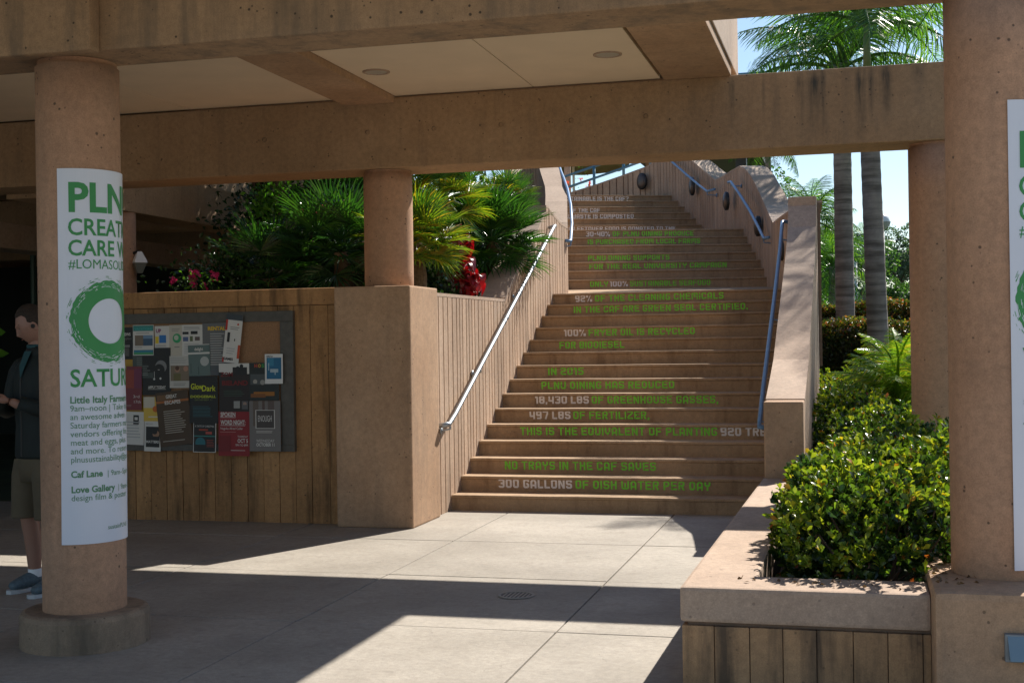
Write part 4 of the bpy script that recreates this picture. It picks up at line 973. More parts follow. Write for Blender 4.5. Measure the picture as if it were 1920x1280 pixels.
t = thing('fallen_leaves', 'dry fallen leaves on the planter coping and pedestal beside the right column', 'leaves', (0, 0, 0))
n = 70; ed = RN.random(n) < .55
Pl = np.where(ed[:, None], np.stack([RN.uniform(.31, .5, n), RN.uniform(5.6, 6.1, n), np.full(n, .508)], 1), np.stack([RN.uniform(-.5, .28, n), RN.uniform(5.72, 5.94, n), np.full(n, .455)], 1))
link('leaf_litter', leaves_mesh('leaf_litter', Pl, np.stack([RN.normal(0, 1, n), RN.normal(0, 1, n), RN.uniform(0, .12, n)], 1), .03, .016, leafmat('dry_leaf', [(0, (.10, .05, .02)), (1, (.25, .13, .05))], .7, .1)), t, None, 'stuff')
# clipped hedge with red tips, then a loose taller one
def hedge(label, x0, x1, y0, y1, z0, z1, n, L=.055, name='hedge'):
    t = thing(name, label, 'hedge', ((x0 + x1) / 2, (y0 + y1) / 2, z0)); w_ = x1 - x0; dp = y1 - y0; h = z1 - z0
    X_ = RN.uniform(-w_ / 2, w_ / 2, n); f = RN.random(n); top = f < .45
    Y_ = np.where(top, RN.uniform(-dp / 2, dp / 2, n), -dp / 2 + np.abs(RN.normal(0, .08, n))); Zt = np.where(top, h + RN.normal(0, .04, n) + .05 * np.sin(X_ * 3), RN.uniform(0, h, n))
    P = np.stack([X_, Y_, Zt], 1); Dn = np.stack([RN.normal(0, .8, n), RN.normal(-.4, .7, n), RN.normal(.7, .5, n)], 1)
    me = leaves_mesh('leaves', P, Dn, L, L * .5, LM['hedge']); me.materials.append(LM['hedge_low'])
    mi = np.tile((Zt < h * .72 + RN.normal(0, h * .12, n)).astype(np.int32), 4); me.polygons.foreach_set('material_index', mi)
    link('foliage', me, t, None, 'stuff')
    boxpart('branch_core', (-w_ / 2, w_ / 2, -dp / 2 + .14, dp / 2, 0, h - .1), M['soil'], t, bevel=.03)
    return t
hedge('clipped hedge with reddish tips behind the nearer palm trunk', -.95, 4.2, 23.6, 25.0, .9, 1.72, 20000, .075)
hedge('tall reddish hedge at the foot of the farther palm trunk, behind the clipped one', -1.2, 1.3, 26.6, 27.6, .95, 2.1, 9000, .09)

# ---- fan palms
def fan_mesh(seed, mat, nseg=26, rad=.52, pet=.5):
    rnd = random.Random(seed); b = MB()
    b.tube([(0, 0, 0), (pet * .5, 0, .02), (pet, 0, 0)], [.012, .008, .006], 5, cap=False)
    for i in range(nseg):
        a = radians(-118 + 236 * i / (nseg - 1)) + rnd.uniform(-.03, .03); Lr = rad * (1 - .25 * abs(a / 2.06) ** 2) * rnd.uniform(.9, 1.06)
        d_ = Vector((cos(a), sin(a), 0)); s_ = Vector((-sin(a), cos(a), 0)); cup = .22
        p0 = Vector((pet, 0, 0)); ps = []
        for f, wd in ((.0, .002), (.45, .013), (.75, .010), (1.0, .001)):
            q = p0 + d_ * Lr * f; q.z += cup * Lr * f * (1 - f * .4) - (.22 * Lr * max(0, f - .55) ** 1.5 * rnd.uniform(.2, 2.0)); q.z += .06 * abs(sin(a)) * f
            ps.append((q, wd))
        vs = []
        for q, wd in ps: vs += [q + s_ * wd + Vector((0, 0, wd * .7)), q, q - s_ * wd + Vector((0, 0, wd * .7))]
        fs = []
        for k in range(3):
            o = 3 * k; fs += [(o, o + 1, o + 4, o + 3), (o + 1, o + 2, o + 5, o + 4)]
        b.add(vs, fs)
    return b.mesh('frond', mat)
FM = {k: [fan_mesh(s + 10 * i, LM[k]) for s in range(3)] for i, k in enumerate(('fan', 'fany', 'fand'))}
def fan_palm(label, c, nf, scale, mats, z0, spread=1.0, lo=-.55, bias=(0, 0, 0)):
    t = thing('fan_palm', label, 'palm', (c[0], c[1], z0), 'fan palms behind the left wall')
    b = MB(); h = c[2] - z0; b.tube([(0, 0, 0), (.02, .01, h * .6), (0, 0, h)], [.11, .10, .07], 12); b.build('trunk', M['fibre'], t)
    for i in range(nf):
        ph = i * 2.39996 + RN.uniform(-.2, .2); el = lo + (1.45 - lo) * (i + .5) / nf
        d_ = Vector((cos(ph) * cos(el), sin(ph) * cos(el), sin(el))) + Vector(bias) * .35; d_.normalize()
        k = mats[int(RN.integers(0, len(mats)))]
        o = link('frond', FM[k][int(RN.integers(0, 3))], t)
        q = d_.to_track_quat('X', 'Z'); q = q @ Quaternion((1, 0, 0), RN.uniform(-.35, .35)) @ Quaternion((0, 1, 0), RN.uniform(.1, .4))
        o.location = (0, 0, h); o.rotation_mode = 'QUATERNION'; o.rotation_quaternion = q; o.scale = (scale * RN.uniform(.85, 1.12),) * 3
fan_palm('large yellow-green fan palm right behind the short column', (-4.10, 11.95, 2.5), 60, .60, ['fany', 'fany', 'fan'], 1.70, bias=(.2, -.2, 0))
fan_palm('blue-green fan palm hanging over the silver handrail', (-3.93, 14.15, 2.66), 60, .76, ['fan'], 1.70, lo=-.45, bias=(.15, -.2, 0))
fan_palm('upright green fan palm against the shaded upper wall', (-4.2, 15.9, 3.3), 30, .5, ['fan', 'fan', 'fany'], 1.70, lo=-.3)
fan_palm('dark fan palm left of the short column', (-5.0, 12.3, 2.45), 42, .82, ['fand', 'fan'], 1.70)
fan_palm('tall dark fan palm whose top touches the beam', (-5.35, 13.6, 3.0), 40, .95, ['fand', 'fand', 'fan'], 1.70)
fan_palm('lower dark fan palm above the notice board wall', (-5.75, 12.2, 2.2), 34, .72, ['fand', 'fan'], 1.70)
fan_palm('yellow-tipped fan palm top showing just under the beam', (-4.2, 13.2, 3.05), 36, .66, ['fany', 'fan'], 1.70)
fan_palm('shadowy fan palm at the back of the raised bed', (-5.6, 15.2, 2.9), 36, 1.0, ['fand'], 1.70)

def broad_shrub(label, c, r, z0, n, leaf, L, name='broadleaf_shrub', cat='shrub'):
    t = thing(name, label, cat, (c[0], c[1], z0)); 
    C = RN.normal(0, .5, (n, 3)) * np.array(r); C[:, 2] += c[2] - z0
    me = leaves_mesh('leaves', C, unit(C - np.array([0, 0, c[2] - z0 - .3])) + RN.normal(0, .6, (n, 3)), L, L * .6, leaf); link('foliage', me, t, None, 'stuff')
    b = MB()
    for i in range(7): 
        e = Vector(C[i]); b.tube([(RN.normal(0, .05), RN.normal(0, .05), 0), e * .6, e], [.015, .01, .004], 5, cap=False)
    b.build('stems', M['twig'], t, kind='stuff'); return t
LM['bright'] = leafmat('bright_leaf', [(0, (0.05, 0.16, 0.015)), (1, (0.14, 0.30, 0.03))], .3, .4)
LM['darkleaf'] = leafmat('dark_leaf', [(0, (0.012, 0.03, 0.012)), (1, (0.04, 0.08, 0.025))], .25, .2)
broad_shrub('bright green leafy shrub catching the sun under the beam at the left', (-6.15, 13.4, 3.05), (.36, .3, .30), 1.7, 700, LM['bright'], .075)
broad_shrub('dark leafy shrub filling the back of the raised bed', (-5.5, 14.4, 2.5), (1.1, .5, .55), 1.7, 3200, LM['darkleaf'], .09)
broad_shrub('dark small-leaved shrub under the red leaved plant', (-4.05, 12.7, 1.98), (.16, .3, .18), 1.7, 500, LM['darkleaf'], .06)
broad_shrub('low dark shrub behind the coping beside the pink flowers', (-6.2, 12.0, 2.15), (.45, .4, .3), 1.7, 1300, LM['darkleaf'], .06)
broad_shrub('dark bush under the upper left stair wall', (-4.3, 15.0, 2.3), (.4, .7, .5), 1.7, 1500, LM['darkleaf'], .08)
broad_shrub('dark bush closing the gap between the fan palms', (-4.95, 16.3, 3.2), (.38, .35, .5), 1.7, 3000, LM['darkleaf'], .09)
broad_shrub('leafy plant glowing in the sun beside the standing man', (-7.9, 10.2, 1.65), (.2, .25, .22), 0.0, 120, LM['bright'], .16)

# red ti plant
t = thing('ti_plant', 'glossy crimson leaved plant between the two big fan palms', 'plant', (-3.90, 12.9, 1.72))
b = MB()
for s in ((0, 0, .62), (.10, -.06, .40), (-.07, .05, .75)): b.tube([(s[0] * .3, s[1] * .3, 0), s], [.02, .012], 6)
b.build('stem', M['twig'], t)
def strap(mat, L, Wd, seed):
    rnd = random.Random(seed); b = MB(); vs = []; fs = []; n = 7
    for i in range(n + 1):
        f = i / n; wd = Wd * sin(pi * min(1, .12 + f * .88)) ** .7 * .5 + .002; x = L * sin(f * 1.9) / 1.9 * 1.2; z = L * (.35 * sin(f * 2.6) - .55 * f ** 2.2)
        vs += [(x, wd, z + wd * .5), (x, 0, z), (x, -wd, z + wd * .5)]
    for i in range(n): o = 3 * i; fs += [(o, o + 1, o + 4, o + 3), (o + 1, o + 2, o + 5, o + 4)]
    b.add(vs, fs); return b.mesh('leaf', mat, smooth=True)
tm = [strap(LM['ti'], .24, .075, s) for s in range(3)]
for i in range(96):
    s = [(.02, -.02, .78), (.13, -.09, .50), (-.08, .04, .95)][i % 3]
    o = link('leaf', tm[i % 3], t); o.location = (s[0] + RN.uniform(-.02, .03), s[1] - .02, s[2] - RN.uniform(0, .48) * (1 if i % 3 else .9)); o.rotation_euler = (RN.uniform(-.3, .3), RN.uniform(-.9, .5), RN.uniform(0, 2 * pi)); o.scale = (RN.uniform(.7, 1.15),) * 3

# bougainvillea
def blossoms(label, c, r, n, name, leaf, fl, L=.045):
    t = thing(name, label, 'flowers', c)
    C = RN.normal(0, .5, (n, 3)) * np.array(r); P = np.repeat(C, 9, 0) + RN.normal(0, .012, (n * 9, 3))
    link('petals', leaves_mesh('petals', P, RN.normal(size=(n * 9, 3)), L, L * .9, fl), t, None, 'stuff')
    k = n * 7; C2 = RN.normal(0, .6, (k, 3)) * np.array(r) - np.array([0, 0, .03]); link('leaves', leaves_mesh('leaves', C2, RN.normal(size=(k, 3)), .04, .025, leaf), t, None, 'stuff')
    b = MB()
    for i in range(5): b.tube([(0, 0, -.35), Vector(C[i % n]) * .5 + Vector((0, 0, -.1)), C[i % n]], [.006, .004, .003], 5, cap=False)
    b.build('stems', M['twig'], t, kind='stuff')
blossoms('cluster of hot pink bougainvillea flowers above the wall coping', (-6.1, 11.35, 2.17), (.22, .15, .09), 11, 'bougainvillea', LM['bright'], LM['pink'])
blossoms('few small red blooms among the dark palm leaves', (-5.32, 12.3, 2.95), (.22, .1, .12), 4, 'red_flowers', LM['darkleaf'], LM['pink'], .022)
q = cz(1088, 344, 26.9); blossoms('red and orange flowers climbing through the blue railing', (q[0], q[1], q[2]), (.30, .12, .28), 7, 'climbing_flowers', LM['bright'], LM['redfl'], .05)

# ---- feather palms
def feather_mesh(seed, mat, L=2.4, drop=1.0, npair=50, ll=.62, lw=.02, plumose=.7):
    rnd = random.Random(seed); b = MB(); pts = []
    for i in range(13):
        f = i / 12; pts.append(Vector((L * (f - .12 * drop * f * f), 0, L * (.42 * f - .62 * drop * f * f))))
    b.tube(pts, [.03 * (1 - f / 13) + .006 for f in range(13)], 6, cap=False)
    for i in range(npair):
        f = .16 + .84 * i / npair; k = min(11, int(f * 12)); q = pts[k].lerp(pts[k + 1], f * 12 - k); tg = (pts[k + 1] - pts[k]).normalized()
        for s in (-1, 1):
            le = ll * (sin(pi * min(1, .18 + f * .75))) * rnd.uniform(.8, 1.1); d_ = (tg * rnd.uniform(.35, .7) + Vector((0, s, 0)) + Vector((0, 0, rnd.uniform(-.3, .3) * plumose))).normalized()
            sd_ = tg; a1 = q + d_ * le * .45; a2 = q + d_ * le * .85; a1.z -= le * .06; a2.z -= le * rnd.uniform(.3, .6); 
            a3 = a2 + (d_ * .4 + Vector((0, 0, -1))).normalized() * le * .28
            b.add([q + sd_ * lw * .4, q - sd_ * lw * .4, a1 + sd_ * lw * .6, a1 - sd_ * lw * .6, a2 + sd_ * lw * .4, a2 - sd_ * lw * .4, a3], [(0, 1, 3, 2), (2, 3, 5, 4), (4, 5, 6)])
    return b.mesh('frond', mat)
def palm_trunk_mat():
    m, n, l, p = new_mat('ringed_palm_trunk')
    v = pos(n, l, (1, 1, 1)); g = n.new('ShaderNodeSeparateXYZ'); l.new(v, g.inputs[0])
    wv = nd(n, 'ShaderNodeTexNoise', Scale=1.0, Detail=7, Roughness=.62); l.new(pos(n, l, (.8, .8, 9.0)), wv.inputs['Vector'])
    f = noise(n, l, v, 9, 5); big = noise(n, l, v, 1.2, 3)
    c = mixc(n, l, ramp(n, l, wv.outputs['Fac'], .40, .58), (0.125, 0.10, 0.085), (0.30, 0.25, 0.22)); c = mixc(n, l, .5, c, ramp(n, l, f, .25, .75, (.3, .3, .3), (.7, .68, .66)), 'OVERLAY')
    c = mixc(n, l, mathn(n, l, 'MULTIPLY', ramp(n, l, big, .4, .7), .5), c, (0.10, 0.08, 0.065))
    l.new(c, p.inputs['Base Color']); p.inputs['Roughness'].default_value = .9
    b = nd(n, 'ShaderNodeBump', Strength=.6, Distance=.02); l.new(wv.outputs['Fac'], b.inputs['Height']); l.new(b.outputs[0], p.inputs['Normal']); return m
M['ptrunk'] = palm_trunk_mat()
QM = [feather_mesh(s, LM['queen']) for s in range(3)]
def feather_palm(label, x, y, z0, zc, rad, nf, meshes, scale=1.0, lean=(0, 0), lo=-.5, name='queen_palm', shaft=None, group=None, wid=1.0):
    t = thing(name, label, 'palm tree', (x, y, z0), group); h = zc - z0; b = MB(); n = 44 if rad > .1 else 10; pts = []; rs = []
    for i in range(n):
        f = i / (n - 1); pts.append((lean[0] * f, lean[1] * f, h * f)); rs.append(rad * (1.06 - .12 * f + .05 * max(0, .12 - f) * 8) * (1 + (.02 if i % 2 else -.01)))
    b.tube(pts, rs, 20); b.build('trunk', M['ptrunk'], t, smooth=True)
    if shaft:
        b = MB(); b.tube([(lean[0], lean[1], h), (lean[0], lean[1], h + shaft)], [rad * .45, rad * .28], 14); b.build('crownshaft', plain('green_crownshaft', (.13, .17, .06), .5) if 'green_crownshaft' not in bpy.data.materials else bpy.data.materials['green_crownshaft'], t, smooth=True)
        h += shaft
    for i in range(nf):
        ph = i * 2.39996 + RN.uniform(-.2, .2); el = lo + (1.35 - lo) * (i + .5) / nf
        o = link('frond', meshes[i % len(meshes)], t); o.location = (lean[0], lean[1], h - .1); o.rotation_euler = (RN.uniform(-.2, .2), -el, ph); s = scale * RN.uniform(.88, 1.1); o.scale = (s, s * wid, s)
PG = 'palms with ringed trunks right of the stairs'
feather_palm('nearer tall palm, its ringed trunk rising in front of the clipped hedge', .42, 22.85, .82, 5.9, .165, 18, QM, .92, (-.13, 0), lo=-.35, group=PG, shaft=1.0)
feather_palm('farther tall palm, its ringed trunk rising from behind the clipped hedge', -.14, 25.8, .9, 6.75, .172, 24, QM, 1.12, (-.02, 0), lo=-.45, group=PG)
feather_palm('tall palm hidden behind the right column, only fronds reaching out above the beam', 2.25, 18.7, .7, 6.7, .16, 14, QM, .88, lo=-.35, group=PG)
q = cz(1440, 300, 30); feather_palm('slender palm crown above the wavy wall of the upper stairs', q[0], q[1], 2.0, q[2] + .5, .07, 18, QM, .50, lo=-.7)
q = cz(1520, 400, 33); feather_palm('bushy palm showing behind the stair wall top', q[0], q[1], 1.3, q[2] - .1, .09, 26, QM, .62, lo=-.6)
q = cz(1560, 500, 36); feather_palm('drooping palm between the stair wall and the palm trunk', q[0], q[1], 1.3, q[2], .09, 26, QM, .66, lo=-.8)
q = cz(1622, 462, 40); feather_palm('small distant palm between the two big trunks', q[0], q[1], 1.5, q[2], .09, 16, QM, .42, lo=-.5)
PYM = [feather_mesh(20 + s, LM['pygmy'], L=1.15, drop=1.1, npair=42, ll=.24, lw=.014) for s in range(3)]
feather_palm('small yellow-green arching palm by the column under the beam', .42, 13.9, .5, .88, .06, 30, PYM, .78, lo=-.1, name='arching_palm')
feather_palm('small yellow-green palm tuft at the foot of the nearer trunk', .62, 19.6, .7, 1.0, .06, 20, PYM, .85, lo=0, name='arching_palm')

# ---- distant trees
def tree(label, x, y, z0, h, r, n, leaf, L=.22, cl=26, seed=0, trunk=.16, name='leafy_tree', flat=.8):
    t = thing(name, label, 'tree', (x, y, z0), 'distant trees beyond the hedge'); rg = np.random.default_rng(seed + 50)
    ct = rg.normal(0, .45, (cl, 3)) * np.array([r, r, h * .28 * flat]); ct[:, 2] += h * .66
    rr = rg.uniform(.28, .5, cl) * r * .8
    idx = rg.integers(0, cl, n); dn = unit(rg.normal(size=(n, 3))); P = ct[idx] + dn * (rr[idx] * rg.uniform(.6, 1.05, n))[:, None]
    link('crown', leaves_mesh('crown', P, dn + rg.normal(0, .7, (n, 3)) + np.array([0, 0, -.2]), L, L * .5, leaf), t, None, 'stuff')
    b = MB(); b.tube([(0, 0, 0), (.1, 0, h * .3), (0, .1, h * .55)], [trunk, trunk * .75, trunk * .45], 10)
    for i in range(min(9, cl)):
        b.tube([(0, .05, h * .3), tuple(ct[i] * np.array([.5, .5, .8])), tuple(ct[i])], [trunk * .5, trunk * .3, trunk * .12], 6, cap=False)
    b.build('trunk', M['bark'], t)
tree('grey-green eucalyptus tree left of the stained beam end column', 2.3, 66, 1.9, 5.2, 1.5, 9000, LM['euc'], .16, 24, 1, name='eucalyptus_tree')
tree('second grey-green eucalyptus tree partly behind the column', 4.3, 68, 1.9, 5.6, 1.8, 7000, LM['euc'], .16, 24, 2, name='eucalyptus_tree')
tree('dark bushy tree behind the stair wall and palm trunk', -1.9, 50, 1.6, 4.4, 2.0, 9000, LM['tree'], .18, 28, 3)
tree('dark tree between the two palm trunks', .1, 56, 1.7, 3.7, 1.5, 8000, LM['tree'], .18, 26, 4)
tree('low round green tree beyond the hedge near the parked car', 1.4, 45, 1.5, 1.9, .9, 5000, LM['tree'], .12, 22, 5)
tree('leafy green tree behind the reddish tall hedge', -1.6, 40, 1.5, 2.9, 1.5, 7000, LM['bright'], .13, 26, 6)
tree('spreading tree far behind the upper stairs', -6.5, 62, 3.5, 8.5, 3.2, 7000, LM['tree'], .22, 28, 7)
tree('far dark tree line piece left of the eucalyptus', -4.5, 75, 1.9, 6.5, 3.5, 8000, LM['tree'], .24, 30, 8)

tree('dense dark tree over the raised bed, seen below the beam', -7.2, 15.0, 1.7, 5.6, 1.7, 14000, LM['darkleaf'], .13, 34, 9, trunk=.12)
tree('added dark tree shading the walkway beam, its canopy out of view above the beam', -6.3, 13.5, 1.7, 5.4, 1.5, 12000, LM['darkleaf'], .13, 34, 12, trunk=.09)  # tree added to keep sun and sky off the walkway beam
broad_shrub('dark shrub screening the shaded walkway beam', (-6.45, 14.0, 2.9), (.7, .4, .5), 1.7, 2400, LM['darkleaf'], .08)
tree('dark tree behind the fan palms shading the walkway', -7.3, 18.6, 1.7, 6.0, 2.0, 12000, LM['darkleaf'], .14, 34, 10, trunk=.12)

# ---- lamp posts, string lights, car, far building
def lamp_post(label, x, y, z0, zc, r):
    t = thing('lamp_post', label, 'lamp post', (x, y, z0), 'white globe lamp posts'); h = zc - z0
    b = MB(); b.tube([(0, 0, 0), (0, 0, .25), (0, 0, h - r)], [r * .5, r * .36, r * .26], 12); b.build('pole', M['white'], t, smooth=True)
    b = MB(); b.lathe([(0.0, h + r), (r * .5, h + r * .87), (r * .87, h + r * .5), (r, h), (r * .99, h - .01)], n=24); b.build('globe_top', M['glass'], t, smooth=True)
    b = MB(); b.lathe([(r * .98, h - .02), (r * .85, h - r * .5), (r * .5, h - r * .86), (r * .3, h - r)], n=24); b.build('globe_bottom', plain('grey_globe', (.34, .36, .36), .3) if 'grey_globe' not in bpy.data.materials else bpy.data.materials['grey_globe'], t, smooth=True)
    for k in range(4):
        b = MB(); b.tube([(cos(k * pi / 2) * r * 1.01, sin(k * pi / 2) * r * 1.01, h), (cos(k * pi / 2) * r * .85, sin(k * pi / 2) * r * .85, h - r * .52), (cos(k * pi / 2) * r * .3, sin(k * pi / 2) * r * .3, h - r)], .012, 5); b.build('cage_strut', M['black'], t)
lamp_post('white globe street lamp peeking out right of the nearer palm trunk', .86, 39.5, 1.4, 4.85, .23)
lamp_post('white globe street lamp standing between the palm trunks', .10, 46.5, 1.5, 4.35, .23)
t = thing('string_lights', 'thin cable of small bulbs hung across the sky right of the palms', 'string lights', (0, 0, 0))
A_ = Vector(cz(1595, 437, 34)); B2 = Vector(cz(1790, 445, 34)); pts = [A_.lerp(B2, f / 16) + Vector((0, 0, -.12 * sin(pi * f / 16))) for f in range(17)]
b = MB(); b.tube(pts, .008, 5); b.build('cable', M['black'], t)
for q in pts[1:-1:2]:
    b = MB(); b.lathe([(0, -.07), (.025, -.05), (.02, -.01), (.01, 0)], tuple(q), 8); b.build('bulb', M['black'], t)

cx, cy, c0 = 2.9, 61, 1.9
t = thing('parked_car', 'light silver car parked beyond the hedge, half behind the column', 'car', (cx, cy, c0))
sil = plain('silver_car_paint', (.55, .57, .60), .25, .5)
prof = [(-2.1, .35), (-2.15, .75), (-1.95, .9), (-1.2, 1.0), (-.65, 1.42), (.75, 1.45), (1.45, 1.02), (2.05, .92), (2.15, .6), (2.1, .35)]
def prism(prof, y0, y1, ins=0):
    b = MB(); n = len(prof); b.v = [(x, y0 + (ins if z > 1.05 else 0), z) for x, z in prof] + [(x, y1 - (ins if z > 1.05 else 0), z) for x, z in prof]
    b.f = [tuple(range(n)), tuple(range(n, 2 * n))[::-1]] + [(i, i + n, (i + 1) % n + n, (i + 1) % n) for i in range(n)]; b.mi = [0] * len(b.f); return b
prism(prof, -.85, .85, .16).build('body', sil, t, bevel=.05)
dkg = plain('car_glass', (.03, .04, .05), .08)
for s in (-1, 1):
    b = MB(); y = s * .80
    b.add([(-1.05, y - s * .0, 1.03), (-.55, y - s * .10, 1.36), (.05, y - s * .10, 1.38), (.05, y, 1.03)], [(0, 1, 2, 3)]); b.add([(.12, y, 1.03), (.12, y - s * .10, 1.38), (.68, y - s * .10, 1.37), (1.25, y, 1.03)], [(0, 1, 2, 3)])
    for i in range(len(b.v)): b.v[i] = (b.v[i][0], b.v[i][1] + s * .06, b.v[i][2])
    b.build('side_window', dkg, t)
for (wx, wy) in ((-1.35, -.80), (-1.35, .80), (1.35, -.80), (1.35, .80)):
    b = MB(); b.tube([(wx, wy - .1, .33), (wx, wy + .1, .33)], .33, 20); wlo = b.build('wheel', M['black'], t)
    b = MB(); b.tube([(wx, wy - .11, .33), (wx, wy + .11, .33)], .19, 16); b.build('rim', sil, wlo)
t = thing('far_building', 'low grey flat roofed building beyond the hedge with a dark window', 'building', (3.2, 82, 1.9))
boxpart('wall', (-4.5, 9, 0, 6, 0, 2.2), plain('far_wall', (.30, .28, .26), .9, var=.1), t, bevel=.02)
boxpart('roof', (-4.9, 9.3, -.5, 6.3, 2.203, 2.5), plain('far_roof', (.10, .095, .09), .8), t, bevel=.02)
for x in (-3.2, -.6, 2.2):
    f_ = boxpart('window', (x, x + 1.5, -.06, .02, .9, 1.9), M['white'], t, bevel=.01); boxpart('pane', (x + .08, x + 1.42, -.075, -.062, .98, 1.82), dkg, f_, bevel=0)

# ---- things at the top of the stairs
q = cz(1065, 380, 27.4); t = thing('white_post', 'tall pale post at the head of the stairs left of the flowers', 'post', (q[0], q[1], 3.6))
b = MB(); b.tube([(0, 0, 0), (0, 0, 3.2)], .07, 16); b.build('pole', M['cap'], t, smooth=True)
q = cz(1075, 300, 31); t = thing('patio_umbrella', 'olive patio umbrella above the far curved wall', 'umbrella', (q[0], q[1], 4.2))
b = MB(); b.lathe([(0, 2.25), (.7, 1.98), (1.35, 1.55), (1.34, 1.42), (1.33, 1.53), (.68, 1.94), (0, 2.2)], n=8); b.build('canopy', plain('olive_canvas', (.20, .19, .10), .8), t)
b = MB(); b.tube([(0, 0, -.6), (0, 0, 2.3)], .03, 8); b.build('pole', M['white'], t)
q = cz(1335, 292, 31); t = thing('upper_building', 'dark flat eave of a building above the highest part of the stair wall', 'building', (q[0], q[1], 4.0))
boxpart('eave', (-1.9, 1.1, -.6, 4, q[2] - 3.95, q[2] - 3.3), plain('dark_eave', (.05, .04, .035), .7), t, bevel=.02)
boxpart('wall', (-1.6, -1.3, .0, 3.6, 0, q[2] - 3.96), M['conc'], t, bevel=.02); boxpart('post', (.55, .8, .0, .3, 0, q[2] - 3.96), plain('dark_post', (.06, .06, .065), .5), t, bevel=.01)
q = cz(1412, 140, 31); t = thing('roof_corner', 'dark roof corner showing above the beam below the palm fronds', 'roof', (q[0], q[1], q[2]))
boxpart('roof_slab', (-2.5, .12, 0, 3, -.6, -.02), plain('dark_roof', (.06, .055, .05), .7), t, bevel=.01); boxpart('roof_edge', (-2.5, .20, -.1, 3.1, -.018, .04), M['teal'], t, bevel=.005)

# ---- covered walkway to the far left
wk = thing('back_walkway', 'shaded concrete walkway roof and beams beyond the raised bed at the left', 'building')
boxpart('roof_slab', (-18, -7.9, 10.86, 30, 3.43, 4.3), M['beamB'], wk, bevel=.01)
boxpart('edge_beam', (-7.85, -7.40, 10.86, 30, 2.96, 3.42), M['beamB'], wk, bevel=.01)
for y in (14.5, 18.5, 22.5): boxpart('cross_beam', (-18, -7.86, y, y + .4, 2.97, 3.42), M['beamB'], wk, bevel=.01)
boxpart('ledge_beam', (-9.3, -8.9, 10.86, 30, 2.62, 2.9), M['cap'], wk, bevel=.01)
boxpart('shade_wall', (-18, -7.6, 25, 25.3, 0, 3.6), plain('painted_shade_wall', (.012, .016, .014), .8), wk, bevel=0)  # near-black colour paints in the deep shade inside the walkway
boxpart('side_wall', (-18.3, -18, 4, 25, 0, 3.6), bpy.data.materials['painted_shade_wall'], wk, bevel=0)
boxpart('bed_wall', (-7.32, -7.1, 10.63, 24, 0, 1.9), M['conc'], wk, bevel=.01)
boxpart('shade_backdrop', (-18, -7.3, 20.5, 20.7, 0, 3.0), bpy.data.materials['painted_shade_wall'], wk, bevel=0)  # backdrop added behind the walkway, its shade painted near-black
b = MB(); b.tube([(-9.75, 14, 0), (-9.75, 14, 3.0)], .035, 8); b.build('pipe', plain('dark_green_pipe', (.02, .05, .035), .5), wk)
boxpart('back_building_wall', (-7.3, -3.2, 27.0, 27.3, 0, 3.95), M['conc'], wk, bevel=0)
t = thing('wall_lantern', 'pale angular lantern fixed beside the half sunlit column', 'lantern', (-7.34, 12.4, 2.42))
b = MB(); b.lathe([(.03, .12), (.09, .02), (.095, 0), (0, 0)], n=4); b.build('shade', M['white'], t)
b = MB(); b.lathe([(.088, -.002), (.035, -.11), (0, -.11)], n=4); b.build('glass', plain('grey_lantern_glass', (.18, .19, .17), .3), t)
b = MB(); b.tube([(-.12, 0, .09), (0, 0, .125)], .015, 6); b.build('arm', M['black'], t)

# ------------------------------------------------------------------ the person
def skin_mesh(name, nodes, edges, mat, sub=2, root=0, matw=None):
    me = bpy.data.meshes.new(name); me.from_pydata([n[0] for n in nodes], edges, [])
    ob = bpy.data.objects.new(name, me); COL.objects.link(ob)
    ob.modifiers.new('s', 'SKIN'); 
    for i, n in enumerate(nodes):
        sv = me.skin_vertices[0].data[i]; r_ = n[1]; sv.radius = (r_, r_) if not isinstance(r_, tuple) else r_; sv.use_root = (i == root)
    md = ob.modifiers.new('d', 'SUBSURF'); md.levels = sub; md.render_levels = sub
    dg = bpy.context.evaluated_depsgraph_get(); m2 = bpy.data.meshes.new_from_object(ob.evaluated_get(dg))
    bpy.data.objects.remove(ob); m2.materials.clear(); m2.materials.append(mat)
    m2.polygons.foreach_set('use_smooth', [True] * len(m2.polygons)); return m2
skinm = plain('skin', (.33, .17, .115), .5); hair = plain('short_brown_hair', (.030, .018, .010), .8, var=.5, scale=120, bump=.8)
jack = plain('dark_jacket', (.007, .012, .010), .75, var=.3, scale=14, bump=.3); tee = plain('teal_shirt', (.018, .07, .075), .8)
khaki = plain('khaki_shorts', (.11, .085, .05), .85, var=.15, scale=10, bump=.3)
PX, PY = cz(80, 1100, 8.15)[:2]
per = thing('person', 'man in dark jacket and khaki shorts looking down at a phone behind the left column', 'person', (PX, PY, 0))
FA = radians(250)        # facing direction in the plan, towards the left of the photo and a little to the viewer
per.rotation_euler = (0, 0, FA)
